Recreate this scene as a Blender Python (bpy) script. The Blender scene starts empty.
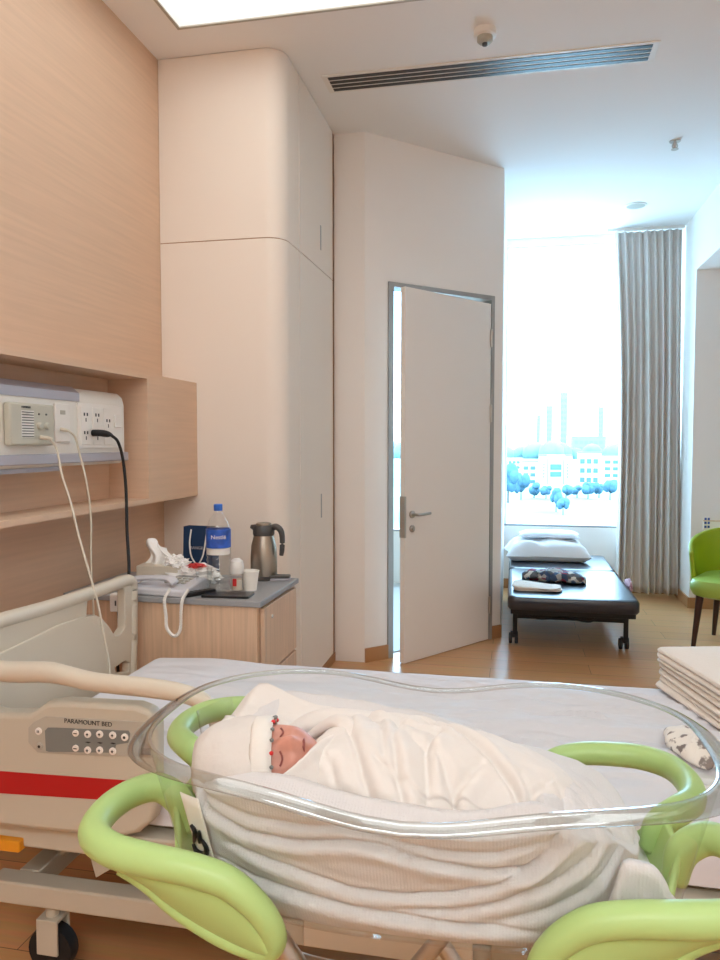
import bpy, bmesh, math, random
from mathutils import Vector, Matrix, noise
random.seed(7)
PI = math.pi
SC = bpy.context.scene
COL = SC.collection

# ------------------------------------------------------------ camera
CAM_H = 1.4
FPX = 740.0
cam_d = bpy.data.cameras.new('camera'); cam = bpy.data.objects.new('camera', cam_d); COL.objects.link(cam)
cam_d.sensor_fit = 'HORIZONTAL'; cam_d.sensor_width = 36.0; cam_d.lens = 36.0 * FPX / 720.0
cam_d.clip_start = 0.02; cam_d.clip_end = 6000
_d = Vector((514 - 360, -(442 - 480), -FPX)).normalized()      # where the room's long direction sits in camera axes
_z = Vector((0, -_d.z, _d.y)).normalized()
_x = _d.cross(_z)
ROT = Matrix((_x, _d, _z))                                      # camera axes -> room axes
cam.matrix_world = Matrix.Translation((0, 0, CAM_H)) @ ROT.to_4x4()
SC.camera = cam
C0 = Vector((0, 0, CAM_H))
def ray(px, py): return ROT @ (Vector((px - 360, -(py - 480), -FPX)) / FPX)
def pz(px, py, z): r = ray(px, py); return C0 + r * ((z - CAM_H) / r.z)
def py_(px, py, y): r = ray(px, py); return C0 + r * (y / r.y)
def px_(px, py, x): r = ray(px, py); return C0 + r * (x / r.x)

# ------------------------------------------------------------ world and exposure
SC.view_settings.view_transform = 'Standard'
SC.view_settings.look = 'None'
SC.view_settings.gamma = 1.0
SC.view_settings.use_curve_mapping = False
SC.view_settings.exposure = 0.30
SC.cycles.max_bounces = 10
SC.cycles.diffuse_bounces = 7
SC.cycles.glossy_bounces = 4
SC.cycles.transmission_bounces = 8
SC.cycles.transparent_max_bounces = 24
SC.cycles.sample_clamp_indirect = 10
SC.cycles.caustics_reflective = False
SC.cycles.caustics_refractive = False
SC.cycles.use_denoising = True
w = bpy.data.worlds.new('world'); SC.world = w; w.use_nodes = True
bg = w.node_tree.nodes['Background']
bg.inputs[0].default_value = (0.93, 0.97, 1.0, 1)
bg.inputs[1].default_value = 12.0

# ------------------------------------------------------------ materials
def lin(c):
    return tuple(((v/255)/12.92 if v/255 <= .04045 else ((v/255+.055)/1.055)**2.4) for v in c)
MATS = {}
def mat(name, rgb, rough=.5, metal=0, spec=.5, bump=None, var=None, coat=0, sheen=0, sss=0):
    """rgb in sRGB 0-255; bump=(scale,strength[,stretch]); var=(scale,amount[,stretch])"""
    m = bpy.data.materials.new(name); m.use_nodes = True
    nt = m.node_tree; b = nt.nodes['Principled BSDF']
    c = lin(rgb)
    b.inputs['Base Color'].default_value = (*c, 1)
    b.inputs['Roughness'].default_value = rough
    b.inputs['Metallic'].default_value = metal
    b.inputs['Specular IOR Level'].default_value = spec
    if coat: b.inputs['Coat Weight'].default_value = coat; b.inputs['Coat Roughness'].default_value = .15
    if sheen: b.inputs['Sheen Weight'].default_value = sheen; b.inputs['Sheen Roughness'].default_value = .6
    if sss:
        b.inputs['Subsurface Weight'].default_value = sss; b.inputs['Subsurface Radius'].default_value = (.02, .008, .005)
        b.inputs['Subsurface Scale'].default_value = .5
    def noise_node(scale, stretch, detail=4):
        tc = nt.nodes.new('ShaderNodeTexCoord'); mp = nt.nodes.new('ShaderNodeMapping')
        mp.inputs['Scale'].default_value = stretch
        nt.links.new(tc.outputs['Object'], mp.inputs['Vector'])
        n = nt.nodes.new('ShaderNodeTexNoise'); n.inputs['Scale'].default_value = scale; n.inputs['Detail'].default_value = detail
        nt.links.new(mp.outputs[0], n.inputs['Vector']); return n
    if var:
        n = noise_node(var[0], var[2] if len(var) > 2 else (1, 1, 1))
        r = nt.nodes.new('ShaderNodeValToRGB')
        r.color_ramp.elements[0].position = .3; r.color_ramp.elements[1].position = .7
        r.color_ramp.elements[0].color = (*[v*(1-var[1]) for v in c], 1)
        r.color_ramp.elements[1].color = (*[min(1, v*(1+var[1])) for v in c], 1)
        nt.links.new(n.outputs['Fac'], r.inputs[0]); nt.links.new(r.outputs[0], b.inputs['Base Color'])
    if bump:
        n = noise_node(bump[0], bump[2] if len(bump) > 2 else (1, 1, 1))
        bp = nt.nodes.new('ShaderNodeBump'); bp.inputs['Strength'].default_value = bump[1]; bp.inputs['Distance'].default_value = .01
        nt.links.new(n.outputs['Fac'], bp.inputs['Height']); nt.links.new(bp.outputs[0], b.inputs['Normal'])
    MATS[name] = m
    return m
def clear_mat(name, tint=(1, 1, 1), gloss=.06, rough=.02, ior=1.45):
    m = bpy.data.materials.new(name); m.use_nodes = True; nt = m.node_tree
    nt.nodes.remove(nt.nodes['Principled BSDF']); out = nt.nodes['Material Output']
    t = nt.nodes.new('ShaderNodeBsdfTransparent'); t.inputs[0].default_value = (*tint, 1)
    g = nt.nodes.new('ShaderNodeBsdfGlossy'); g.inputs['Roughness'].default_value = rough
    lw = nt.nodes.new('ShaderNodeLayerWeight'); lw.inputs[0].default_value = .5
    fr = nt.nodes.new('ShaderNodeMath'); fr.operation = 'POWER'; fr.inputs[1].default_value = 4.0
    nt.links.new(lw.outputs['Facing'], fr.inputs[0])
    m2 = nt.nodes.new('ShaderNodeMath'); m2.operation = 'MULTIPLY'; m2.inputs[1].default_value = (ior-1)*1.3
    nt.links.new(fr.outputs[0], m2.inputs[0]); fr = m2
    mx = nt.nodes.new('ShaderNodeMixShader')
    ad = nt.nodes.new('ShaderNodeMath'); ad.operation = 'ADD'; ad.inputs[1].default_value = gloss; ad.use_clamp = True
    nt.links.new(fr.outputs[0], ad.inputs[0]); nt.links.new(ad.outputs[0], mx.inputs[0])
    nt.links.new(t.outputs[0], mx.inputs[1]); nt.links.new(g.outputs[0], mx.inputs[2]); nt.links.new(mx.outputs[0], out.inputs[0])
    MATS[name] = m; return m
def emit_mat(name, rgb, s):
    m = bpy.data.materials.new(name); m.use_nodes = True; nt = m.node_tree
    nt.nodes.remove(nt.nodes['Principled BSDF'])
    e = nt.nodes.new('ShaderNodeEmission'); e.inputs[0].default_value = (*rgb, 1); e.inputs[1].default_value = s
    nt.links.new(e.outputs[0], nt.nodes['Material Output'].inputs[0]); MATS[name] = m; return m

mat('wall_paint', (238, 233, 228), .85, bump=(60, .02))
mat('wardrobe_laminate', (236, 226, 215), .6, bump=(40, .01))
mat('ceiling_paint', (238, 237, 236), .9, bump=(50, .015))
mat('wood_wall', (214, 183, 156), .55, var=(5, .045, (1, .5, 14)), bump=(14, .03, (1, .5, 10)))
mat('wood_cabinet', (212, 178, 148), .5, var=(6, .12, (12, 12, .5)))
mat('wood_dark_edge', (168, 126, 92), .6)
mat('baseboard_wood', (176, 128, 84), .5)
mat('tile_grey', (180, 180, 178), .5)
mat('door_white', (234, 228, 222), .5)
mat('door_metal', (160, 158, 155), .4, metal=.3)
mat('steel', (190, 185, 178), .28, metal=1)
mat('brushed_steel', (176, 166, 152), .33, metal=1, bump=(30, .03, (1, 1, 20)))
mat('dark_grey_plastic', (72, 70, 68), .45)
mat('black_plastic', (22, 22, 24), .35)
mat('black_rubber', (18, 18, 20), .6)
mat('white_plastic', (232, 228, 222), .4)
mat('cream_plastic', (208, 199, 182), .38)
mat('bed_beige', (192, 186, 170), .42)
mat('bed_beige_dark', (170, 158, 134), .5)
mat('bezel_grey', (176, 172, 160), .45)
mat('pad_grey', (120, 124, 122), .4)
mat('red_stripe', (176, 14, 22), .4)
mat('orange_plastic', (226, 150, 30), .5)
mat('console_white', (226, 222, 214), .42)
mat('console_grey', (176, 172, 180), .4, metal=.2)
mat('intercom_grey', (188, 186, 172), .5)
mat('counter_grey', (150, 150, 152), .4)
mat('phone_white', (206, 206, 212), .4)
mat('green_plastic', (172, 202, 128), .36, spec=.4, sss=0.0)
mat('chair_green', (150, 172, 30), .4)
mat('chair_seat_green', (158, 190, 88), .35)
mat('dark_wood', (58, 30, 22), .4)
mat('vinyl_navy', (26, 30, 42), .28, spec=.7, bump=(25, .05))
mat('black_metal', (24, 24, 26), .4, metal=.4)
mat('curtain_cloth', (212, 205, 198), .85, bump=(300, .1), sheen=.2)
mat('sheet_white', (212, 213, 219), .85, bump=(9, .3, (.6, 2, 1)), sheen=.1)
mat('mattress_white', (225, 222, 216), .85)
mat('blanket_cotton', (206, 203, 202), .9, bump=(420, .15), sheen=.2)
mat('swaddle_cotton', (216, 210, 204), .9, bump=(70, .12), sheen=.2)
mat('hat_cotton', (206, 200, 194), .9, bump=(60, .15))
mat('hat_band', (218, 214, 207), .9, bump=(80, .1))
mat('towel_cream', (236, 227, 216), .95, bump=(160, .5), sheen=.3)
mat('skin_newborn', (196, 138, 120), .5, var=(30, .14), sss=.04)
mat('lip_red', (140, 74, 66), .45)
mat('pillow_white', (238, 238, 240), .8, bump=(12, .3))
mat('paper_white', (240, 236, 228), .7)
mat('tissue_white', (245, 243, 240), .8)
mat('navy_paper', (16, 50, 86), .6)
mat('blue_cap', (40, 104, 196), .4)
mat('bottle_label_blue', (44, 88, 180), .4, var=(30, .35))
mat('red_print', (206, 50, 50), .5)
mat('city_white', (190, 192, 192), .8)
mat('city_grey', (110, 124, 130), .8)
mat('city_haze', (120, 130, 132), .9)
mat('city_glass', (66, 96, 118), .4)
mat('city_pink', (190, 120, 160), .6)
mat('tree_leaf', (62, 92, 108), .9, var=(.4, .3))  # blue cast of haze and overexposure mixed into the leaf colour
mat('tree_trunk', (90, 80, 70), .9)
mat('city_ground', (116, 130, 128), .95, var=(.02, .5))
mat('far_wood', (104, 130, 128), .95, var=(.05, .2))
clear_mat('window_glass', (.66, .86, 1.0), .0, .01, 1.3)
clear_mat('tub_clear', (.97, .985, .975), .015, .03, 1.35)
clear_mat('bottle_clear', (.985, .99, .99), .05, .04, 1.4)
clear_mat('water_clear', (.96, .975, .975), .02, .05, 1.33)
clear_mat('rim_clear', (.86, .885, .88), .16, .05, 2.0)
emit_mat('lamp_diffuser', (1.0, 1.0, .97), 1.9)
emit_mat('fill_diffuser', (.94, .98, 1.0), 8.5)  # glow of the added fill panel behind the camera
# laminate floor
def floor_mat():
    m = bpy.data.materials.new('floor_laminate'); m.use_nodes = True; nt = m.node_tree; b = nt.nodes['Principled BSDF']
    tc = nt.nodes.new('ShaderNodeTexCoord')
    br = nt.nodes.new('ShaderNodeTexBrick'); br.inputs['Scale'].default_value = 1
    br.inputs['Brick Width'].default_value = 1.2; br.inputs['Row Height'].default_value = .19
    br.inputs['Mortar Size'].default_value = .0015; br.inputs['Mortar'].default_value = (.16, .08, .035, 1)
    br.inputs['Color1'].default_value = (*lin((222, 168, 116)), 1); br.inputs['Color2'].default_value = (*lin((210, 154, 102)), 1)
    nt.links.new(tc.outputs['Object'], br.inputs['Vector'])
    mp = nt.nodes.new('ShaderNodeMapping'); mp.inputs['Scale'].default_value = (2, 30, 1)
    nt.links.new(tc.outputs['Object'], mp.inputs['Vector'])
    n = nt.nodes.new('ShaderNodeTexNoise'); n.inputs['Scale'].default_value = 2; n.inputs['Detail'].default_value = 6
    nt.links.new(mp.outputs[0], n.inputs['Vector'])
    mx = nt.nodes.new('ShaderNodeMixRGB'); mx.blend_type = 'MULTIPLY'; mx.inputs[0].default_value = .35
    nt.links.new(br.outputs[0], mx.inputs[1]); nt.links.new(n.outputs['Color'], mx.inputs[2])
    nt.links.new(mx.outputs[0], b.inputs['Base Color'])
    b.inputs['Roughness'].default_value = .28; MATS['floor_laminate'] = m
floor_mat()
# plaid cloth
def plaid():
    m = bpy.data.materials.new('plaid_cloth'); m.use_nodes = True; nt = m.node_tree; b = nt.nodes['Principled BSDF']
    tc = nt.nodes.new('ShaderNodeTexCoord'); v = nt.nodes.new('ShaderNodeTexVoronoi'); v.inputs['Scale'].default_value = 26
    nt.links.new(tc.outputs['Object'], v.inputs['Vector'])
    r = nt.nodes.new('ShaderNodeValToRGB'); r.color_ramp.interpolation = 'CONSTANT'
    e = r.color_ramp.elements; e[0].color = (*lin((88, 88, 92)), 1); e[1].position = .45; e[1].color = (*lin((170, 168, 164)), 1)
    for p, c in ((.3, (60, 80, 110)), (.62, (150, 60, 80)), (.74, (206, 200, 190)), (.86, (70, 84, 80))):
        q = e.new(p); q.color = (*lin(c), 1)
    nt.links.new(v.outputs['Color'], r.inputs[0]); nt.links.new(r.outputs[0], b.inputs['Base Color']); b.inputs['Roughness'].default_value = .9
    MATS['plaid_cloth'] = m
plaid()
def floral():
    m = bpy.data.materials.new('printed_cotton'); m.use_nodes = True; nt = m.node_tree; b = nt.nodes['Principled BSDF']
    tc = nt.nodes.new('ShaderNodeTexCoord'); n = nt.nodes.new('ShaderNodeTexNoise'); n.inputs['Scale'].default_value = 34; n.inputs['Detail'].default_value = 3
    nt.links.new(tc.outputs['Object'], n.inputs['Vector'])
    r = nt.nodes.new('ShaderNodeValToRGB'); e = r.color_ramp.elements
    e[0].position = .56; e[0].color = (*lin((236, 230, 222)), 1); e[1].position = .62; e[1].color = (*lin((130, 120, 116)), 1)
    nt.links.new(n.outputs['Fac'], r.inputs[0]); nt.links.new(r.outputs[0], b.inputs['Base Color']); b.inputs['Roughness'].default_value = .9
    MATS['printed_cotton'] = m
floral()
def ribbed():
    m = MATS['blanket_cotton']; nt = m.node_tree; b = nt.nodes['Principled BSDF']
    tc = nt.nodes.new('ShaderNodeTexCoord'); wv = nt.nodes.new('ShaderNodeTexWave'); wv.inputs['Scale'].default_value = 80; wv.bands_direction = 'X'
    wv.inputs['Distortion'].default_value = 1.0; wv.inputs['Detail'].default_value = 1
    nt.links.new(tc.outputs['Object'], wv.inputs['Vector'])
    bp = nt.nodes.new('ShaderNodeBump'); bp.inputs['Strength'].default_value = .12; bp.inputs['Distance'].default_value = .002
    nt.links.new(wv.outputs['Fac'], bp.inputs['Height'])
    old = [l for l in nt.links if l.to_socket == b.inputs['Normal']][0].from_node
    nt.links.new(old.outputs[0], bp.inputs['Normal']); nt.links.new(bp.outputs[0], b.inputs['Normal'])
ribbed()

# ------------------------------------------------------------ mesh helpers
WM = {}
def thing(name, loc=(0, 0, 0), label='', cat='', group=None, rotz=0, rot=None):
    o = bpy.data.objects.new(name, None); COL.objects.link(o); o.empty_display_size = .05
    o.location = loc; o.rotation_euler = rot or (0, 0, rotz)
    WM[o.name] = Matrix.Translation(loc) @ o.rotation_euler.to_matrix().to_4x4()
    tag(o, label, cat, group); return o
def tag(o, label=None, cat=None, group=None, kind=None):
    if label: o['label'] = label
    if cat: o['category'] = cat
    if group: o['group'] = group
    if kind: o['kind'] = kind
    return o
def obj(name, bm, m, parent=None, world=False, smooth=True, angle=40, bevel=0, sub=0, solid=0, label=None):
    """link the bmesh as one object; world=True: verts are in room coordinates"""
    me = bpy.data.meshes.new(name)
    pm = WM[parent.name] if parent else Matrix.Identity(4)
    if parent is not None and world: bmesh.ops.transform(bm, matrix=pm.inverted(), verts=bm.verts)
    org = Vector((0, 0, 0))
    if parent is None and bm.verts:
        xs = [v.co for v in bm.verts]
        org = Vector(((min(v.x for v in xs)+max(v.x for v in xs))/2, (min(v.y for v in xs)+max(v.y for v in xs))/2, min(v.z for v in xs)))
        bmesh.ops.translate(bm, vec=-org, verts=bm.verts)
    bmesh.ops.recalc_face_normals(bm, faces=bm.faces)
    bm.to_mesh(me); bm.free()
    for mm in (m if isinstance(m, (list, tuple)) else [m]): me.materials.append(MATS[mm])
    o = bpy.data.objects.new(name, me); COL.objects.link(o); o.location = org
    if parent: o.parent = parent
    WM[o.name] = pm @ Matrix.Translation(org)
    if smooth:
        me.polygons.foreach_set('use_smooth', [True]*len(me.polygons)); me.set_sharp_from_angle(angle=math.radians(angle))
    if solid:
        s = o.modifiers.new('s', 'SOLIDIFY'); s.thickness = solid; s.offset = 0
    if bevel:
        b = o.modifiers.new('b', 'BEVEL'); b.width = bevel; b.segments = 3; b.limit_method = 'ANGLE'; b.angle_limit = math.radians(40)
    if sub:
        s = o.modifiers.new('u', 'SUBSURF'); s.levels = sub; s.render_levels = sub
    if label: o['label'] = label
    return o
def BM(): return bmesh.new()
def box(bm, x0, x1, y0, y1, z0, z1, mi=0):
    v = [bm.verts.new((x, y, z)) for z in (z0, z1) for y in (y0, y1) for x in (x0, x1)]
    fs = [(0, 2, 3, 1), (4, 5, 7, 6), (0, 1, 5, 4), (2, 6, 7, 3), (0, 4, 6, 2), (1, 3, 7, 5)]
    for f in fs:
        q = bm.faces.new([v[i] for i in f]); q.material_index = mi
    return v
def B(x0, x1, y0, y1, z0, z1): bm = BM(); box(bm, x0, x1, y0, y1, z0, z1); return bm
def rings(bm, rs, closed=True, cap0=True, cap1=True, mi=0, loop=False):
    V = [[bm.verts.new(p) for p in r] for r in rs]
    n = len(V[0]); N = len(V)
    for i in range(N if loop else N-1):
        a, b = V[i], V[(i+1) % N]
        for j in range(n if closed else n-1):
            f = bm.faces.new((a[j], a[(j+1) % n], b[(j+1) % n], b[j])); f.material_index = mi
    if closed and not loop:
        if cap0: bm.faces.new(V[0][::-1]).material_index = mi
        if cap1: bm.faces.new(V[-1]).material_index = mi
    return V
def catmull(P, k=6, closed=False):
    P = [Vector(p) for p in P]; n = len(P); out = []
    for i in range(n if closed else n-1):
        p0 = P[(i-1) % n] if closed or i > 0 else P[0]*2-P[1]
        p1, p2 = P[i], P[(i+1) % n]
        p3 = P[(i+2) % n] if closed or i+2 < n else P[-1]*2-P[-2]
        for j in range(k):
            t = j/k
            out.append(.5*((2*p1)+(-p0+p2)*t+(2*p0-5*p1+4*p2-p3)*t*t+(-p0+3*p1-3*p2+p3)*t**3))
    if not closed: out.append(P[-1])
    return out
def tube(bm, pts, r=.01, seg=12, k=6, flat=1.0, closed=False, smooth=True, mi=0, up=(0, 0, 1)):
    """pts of 3 (or radius list r); flat scales the section along 'up'"""
    rs = r if isinstance(r, (list, tuple)) else [r]*len(pts)
    if smooth and len(pts) > 2:
        Q = catmull(pts, k, closed)
        R = [v.x for v in catmull([(a, 0, 0) for a in rs], k, closed)]
    else: Q = [Vector(p) for p in pts]; R = list(rs)
    out = []; u = Vector(up); n = len(Q)
    for i, p in enumerate(Q):
        t = (Q[(i+1) % n] if closed or i < n-1 else Q[i]) - (Q[i-1] if closed or i > 0 else Q[i])
        if t.length < 1e-9: t = Vector((1, 0, 0))
        t.normalize()
        a = u - t*u.dot(t)
        if a.length < .05: a = Vector((1, 0, 0)) - t*t.x
        a.normalize()
        b = t.cross(a).normalized()
        out.append([p + (a*math.sin(2*PI*j/seg)*flat + b*math.cos(2*PI*j/seg))*R[i] for j in range(seg)])
    rings(bm, out, loop=closed, mi=mi)
def lathe(bm, prof, c=(0, 0, 0), seg=32, mi=0, axis='z', cap=True):
    out = []
    for r, h in prof:
        ring = []
        for j in range(seg):
            a = 2*PI*j/seg; x, y = r*math.cos(a), r*math.sin(a)
            p = (x, y, h) if axis == 'z' else ((h, x, y) if axis == 'x' else (x, h, y))
            ring.append(Vector(p)+Vector(c))
        out.append(ring)
    rings(bm, out, cap0=cap, cap1=cap, mi=mi)
def prism(bm, poly, fn, d0, d1, mi=0):
    """poly of 2D points; fn(a,b,d)->3D"""
    A = [bm.verts.new(fn(a, b, d0)) for a, b in poly]; Bv = [bm.verts.new(fn(a, b, d1)) for a, b in poly]
    n = len(poly)
    for i in range(n):
        bm.faces.new((A[i], A[(i+1) % n], Bv[(i+1) % n], Bv[i])).material_index = mi
    f1 = bm.faces.new(A[::-1]); f2 = bm.faces.new(Bv); f1.material_index = f2.material_index = mi
def holed(bm, outer, holes, fn, d0, d1):
    """plate with holes"""
    def loop(ps, d):
        vs = [bm.verts.new(fn(a, b, d)) for a, b in ps]
        return vs, [bm.edges.new((vs[i], vs[(i+1) % len(vs)])) for i in range(len(vs))]
    for d in (d0, d1):
        es = []; sets = []
        for ps in [outer]+holes:
            vs, e = loop(ps, d); es += e; sets.append(vs)
        bmesh.ops.triangle_fill(bm, edges=es, use_beauty=True)
        if d == d0: S0 = sets
        else:
            for a, b in zip(S0, sets):
                for i in range(len(a)):
                    bm.faces.new((a[i], a[(i+1) % len(a)], b[(i+1) % len(a)], b[i]))
def grid(bm, fn, nu, nv, mi=0):
    V = [[bm.verts.new(fn(i/nu, j/nv)) for j in range(nv+1)] for i in range(nu+1)]
    for i in range(nu):
        for j in range(nv):
            bm.faces.new((V[i][j], V[i+1][j], V[i+1][j+1], V[i][j+1])).material_index = mi
    return V
def fb(x, y, z, o=3):
    return noise.fractal(Vector((x, y, z)), 1.0, 2.0, o)
def rrect(w, h, r, n=5):
    out = []
    for cx, cy, a0 in ((w/2-r, h/2-r, 0), (-w/2+r, h/2-r, 90), (-w/2+r, -h/2+r, 180), (w/2-r, -h/2+r, 270)):
        for i in range(n+1):
            a = math.radians(a0+90*i/n); out.append((cx+r*math.cos(a), cy+r*math.sin(a)))
    return out
def text_obj(name, body, size, matrix, m, parent, ext=.0006):
    cu = bpy.data.curves.new(name, 'FONT'); cu.body = body; cu.size = size; cu.extrude = ext; cu.align_x = 'CENTER'; cu.align_y = 'CENTER'
    t = bpy.data.objects.new(name, cu); COL.objects.link(t)
    bpy.context.view_layer.update()
    me = bpy.data.meshes.new_from_object(t.evaluated_get(bpy.context.evaluated_depsgraph_get()))
    COL.objects.unlink(t); bpy.data.objects.remove(t)
    bm = BM(); bm.from_mesh(me); bmesh.ops.transform(bm, matrix=matrix, verts=bm.verts)
    return obj(name, bm, m, parent, world=True, smooth=False)
def struct(name, bm, m, **k):
    o = obj(name, bm, m, world=True, **k); o['kind'] = 'structure'; return o
def frame_m(o, ex, ey):
    ex = Vector(ex).normalized(); ey = Vector(ey).normalized(); ez = ex.cross(ey)
    return Matrix(((ex.x, ey.x, ez.x, o[0]), (ex.y, ey.y, ez.y, o[1]), (ex.z, ey.z, ez.z, o[2]), (0, 0, 0, 1)))

# ------------------------------------------------------------ room shell
XL, XR, YB, YF, ZC = -1.757, 2.7, 7.2, -2.2, 3.3
struct('floor', B(XL-.1, XR+.1, YF-.1, YB+.1, -.08, 0), 'floor_laminate', smooth=False)
LAMPS = [(-1.52, -.2, .8, 3.25), (.45, 1.35, -.9, 1.9), (-1.2, 1.8, -2.0, -1.0)]    # ceiling recesses: panel over the bed, then two added unseen fill panels
bm = BM()
def slab(x0, x1, y0, y1): box(bm, x0, x1, y0, y1, ZC, ZC+.25)
def ceil_rows():
    xs = sorted({XL-.1, XR+.1, *[v for l in LAMPS for v in l[:2]]}); ys = sorted({YF-.1, YB+.1, *[v for l in LAMPS for v in l[2:]]})
    for a, b in zip(xs, xs[1:]):
        y = YF-.1
        for l in sorted([l for l in LAMPS if l[0] < (a+b)/2 < l[1]], key=lambda q: q[2]): slab(a, b, y, l[2]); y = l[3]
        slab(a, b, y, YB+.1)
ceil_rows()
struct('ceiling', bm, 'ceiling_paint', smooth=False)
bm = BM(); box(bm, XL-.1, XL, YF, YB, 0, ZC); struct('wall_left', bm, 'wood_wall', smooth=False)
struct('wall_front', B(XL-.1, XR+.1, YF-.1, YF, 0, ZC), 'wall_paint', smooth=False)
struct('wall_right', B(XR, XR+.1, YF, YB, 0, ZC), 'wall_paint', smooth=False)
# right bulkhead and the recess end wall beside the window
struct('wall_right_bulkhead', B(1.46, XR, YF, 6.62, 2.82, ZC), 'wall_paint', smooth=False)
struct('wall_right_pier', B(1.46, XR, 6.62, YB, 0, ZC), 'wall_paint', smooth=False)
# window wall
def wall_back():
    bm = BM()
    T = .12
    box(bm, XL-.1, -1.62, YB, YB+T, 0, ZC)
    box(bm, -.62, -.084, YB, YB+T, 0, ZC)
    box(bm, 1.44, XR+.1, YB, YB+T, 0, ZC)
    box(bm, -1.62, -.62, YB, YB+T, 0, .52); box(bm, -1.62, -.62, YB, YB+T, 3.2, ZC)
    box(bm, -.084, 1.44, YB, YB+T, 0, .60); box(bm, -.084, 1.44, YB, YB+T, 3.235, ZC)
    struct('wall_back', bm, 'wall_paint', smooth=False)
wall_back()
# windows
def window(n, x0, x1, z0, z1):
    o = bpy.data.objects.new('window_%d' % n, None); COL.objects.link(o); o.location = ((x0+x1)/2, YB, z0); o['kind'] = 'structure'
    WM[o.name] = Matrix.Translation(o.location)
    f = .018
    bm = BM(); box(bm, x0, x1, YB+.03, YB+.09, z0, z0+f); box(bm, x0, x1, YB+.03, YB+.09, z1-f, z1)
    box(bm, x0, x0+f, YB+.03, YB+.09, z0+f, z1-f); box(bm, x1-f, x1, YB+.03, YB+.09, z0+f, z1-f)
    obj('window_frame', bm, 'white_plastic', o, world=True, smooth=False)
    obj('window_pane', B(x0+f, x1-f, YB+.055, YB+.065, z0+f, z1-f), 'window_glass', o, world=True, smooth=False)
    obj('window_sill', B(x0, x1, YB-.0, YB+.03, z0-.001, z0+.018), 'counter_grey', o, world=True, bevel=.003)
window(1, -.084, 1.44, .60, 3.235)
window(2, -1.62, -.62, .52, 3.2)
def portal(x0, x1, z0, z1):
    l = bpy.data.lights.new('daylight_portal', 'AREA'); l.shape = 'RECTANGLE'; l.size = x1-x0; l.size_y = z1-z0
    l.cycles.is_portal = True
    o = bpy.data.objects.new('daylight_portal', l); COL.objects.link(o); o.location = ((x0+x1)/2, YB+.14, (z0+z1)/2)
    o.rotation_euler = (-PI/2, 0, 0)
portal(-.084, 1.44, .60, 3.235); portal(-1.62, -.62, .52, 3.2)
# partition and angled wall with the door opening
A_ = Vector((-.915, 4.55, 0)); B_ = Vector((-.085, 5.352, 0)); dW = (B_-A_).normalized(); nW = Vector((-dW.y, dW.x, 0))  # nW away from the room
LW = (B_-A_).length
def onwall(s, d, z): return A_ + dW*s + nW*d + Vector((0, 0, z))
def wbox(bm, s0, s1, d0, d1, z0, z1):
    v = [bm.verts.new(onwall(s, d, z)) for z in (z0, z1) for d in (d0, d1) for s in (s0, s1)]
    for f in [(0, 2, 3, 1), (4, 5, 7, 6), (0, 1, 5, 4), (2, 6, 7, 3), (0, 4, 6, 2), (1, 3, 7, 5)]: bm.faces.new([v[i] for i in f])
DS0, DS1, DZ = .185, 1.055, 2.40
bm = BM(); wbox(bm, 0, DS0, 0, .1, 0, ZC); wbox(bm, DS1, LW, 0, .1, 0, ZC); wbox(bm, DS0, DS1, 0, .1, DZ, ZC)
struct('wall_angled', bm, 'wall_paint', smooth=False)
struct('wall_partition', B(-.185, -.085, 5.38, YB, 0, ZC), 'wall_paint', smooth=False)
struct('wall_corner', B(-1.11, -.915, 4.55, 4.65, 0, ZC), 'wall_paint', smooth=False)
struct('wall_bathroom', B(-1.73, -1.11, 4.6, 4.7, 0, ZC), 'wall_paint', smooth=False)
bm = BM(); pts = [(XL, 4.7), (-1.1, 4.65), (-.92, 4.65), (-.185, 5.42), (-.185, YB), (XL, YB)]
prism(bm, pts, lambda a, b, d: (a, b, d), .0005, .006); struct('floor_bathroom', bm, 'tile_grey', smooth=False)
bm = BM(); wbox(bm, DS1+.01, LW+.005, -.012, 0, 0, .09); struct('baseboard_angled', bm, 'baseboard_wood', smooth=False)
bm = BM(); wbox(bm, .0, DS0-.01, -.012, 0, 0, .09); struct('baseboard_corner', bm, 'baseboard_wood', smooth=False)
struct('baseboard_right', B(1.448, 1.46, 6.62, YB, 0, .09), 'baseboard_wood', smooth=False)
struct('baseboard_recess', B(1.46, XR, 6.608, 6.62, 0, .09), 'baseboard_wood', smooth=False)
struct('baseboard_back', B(-.085, 1.448, YB-.012, YB, 0, .09), 'baseboard_wood', smooth=False)

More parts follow.
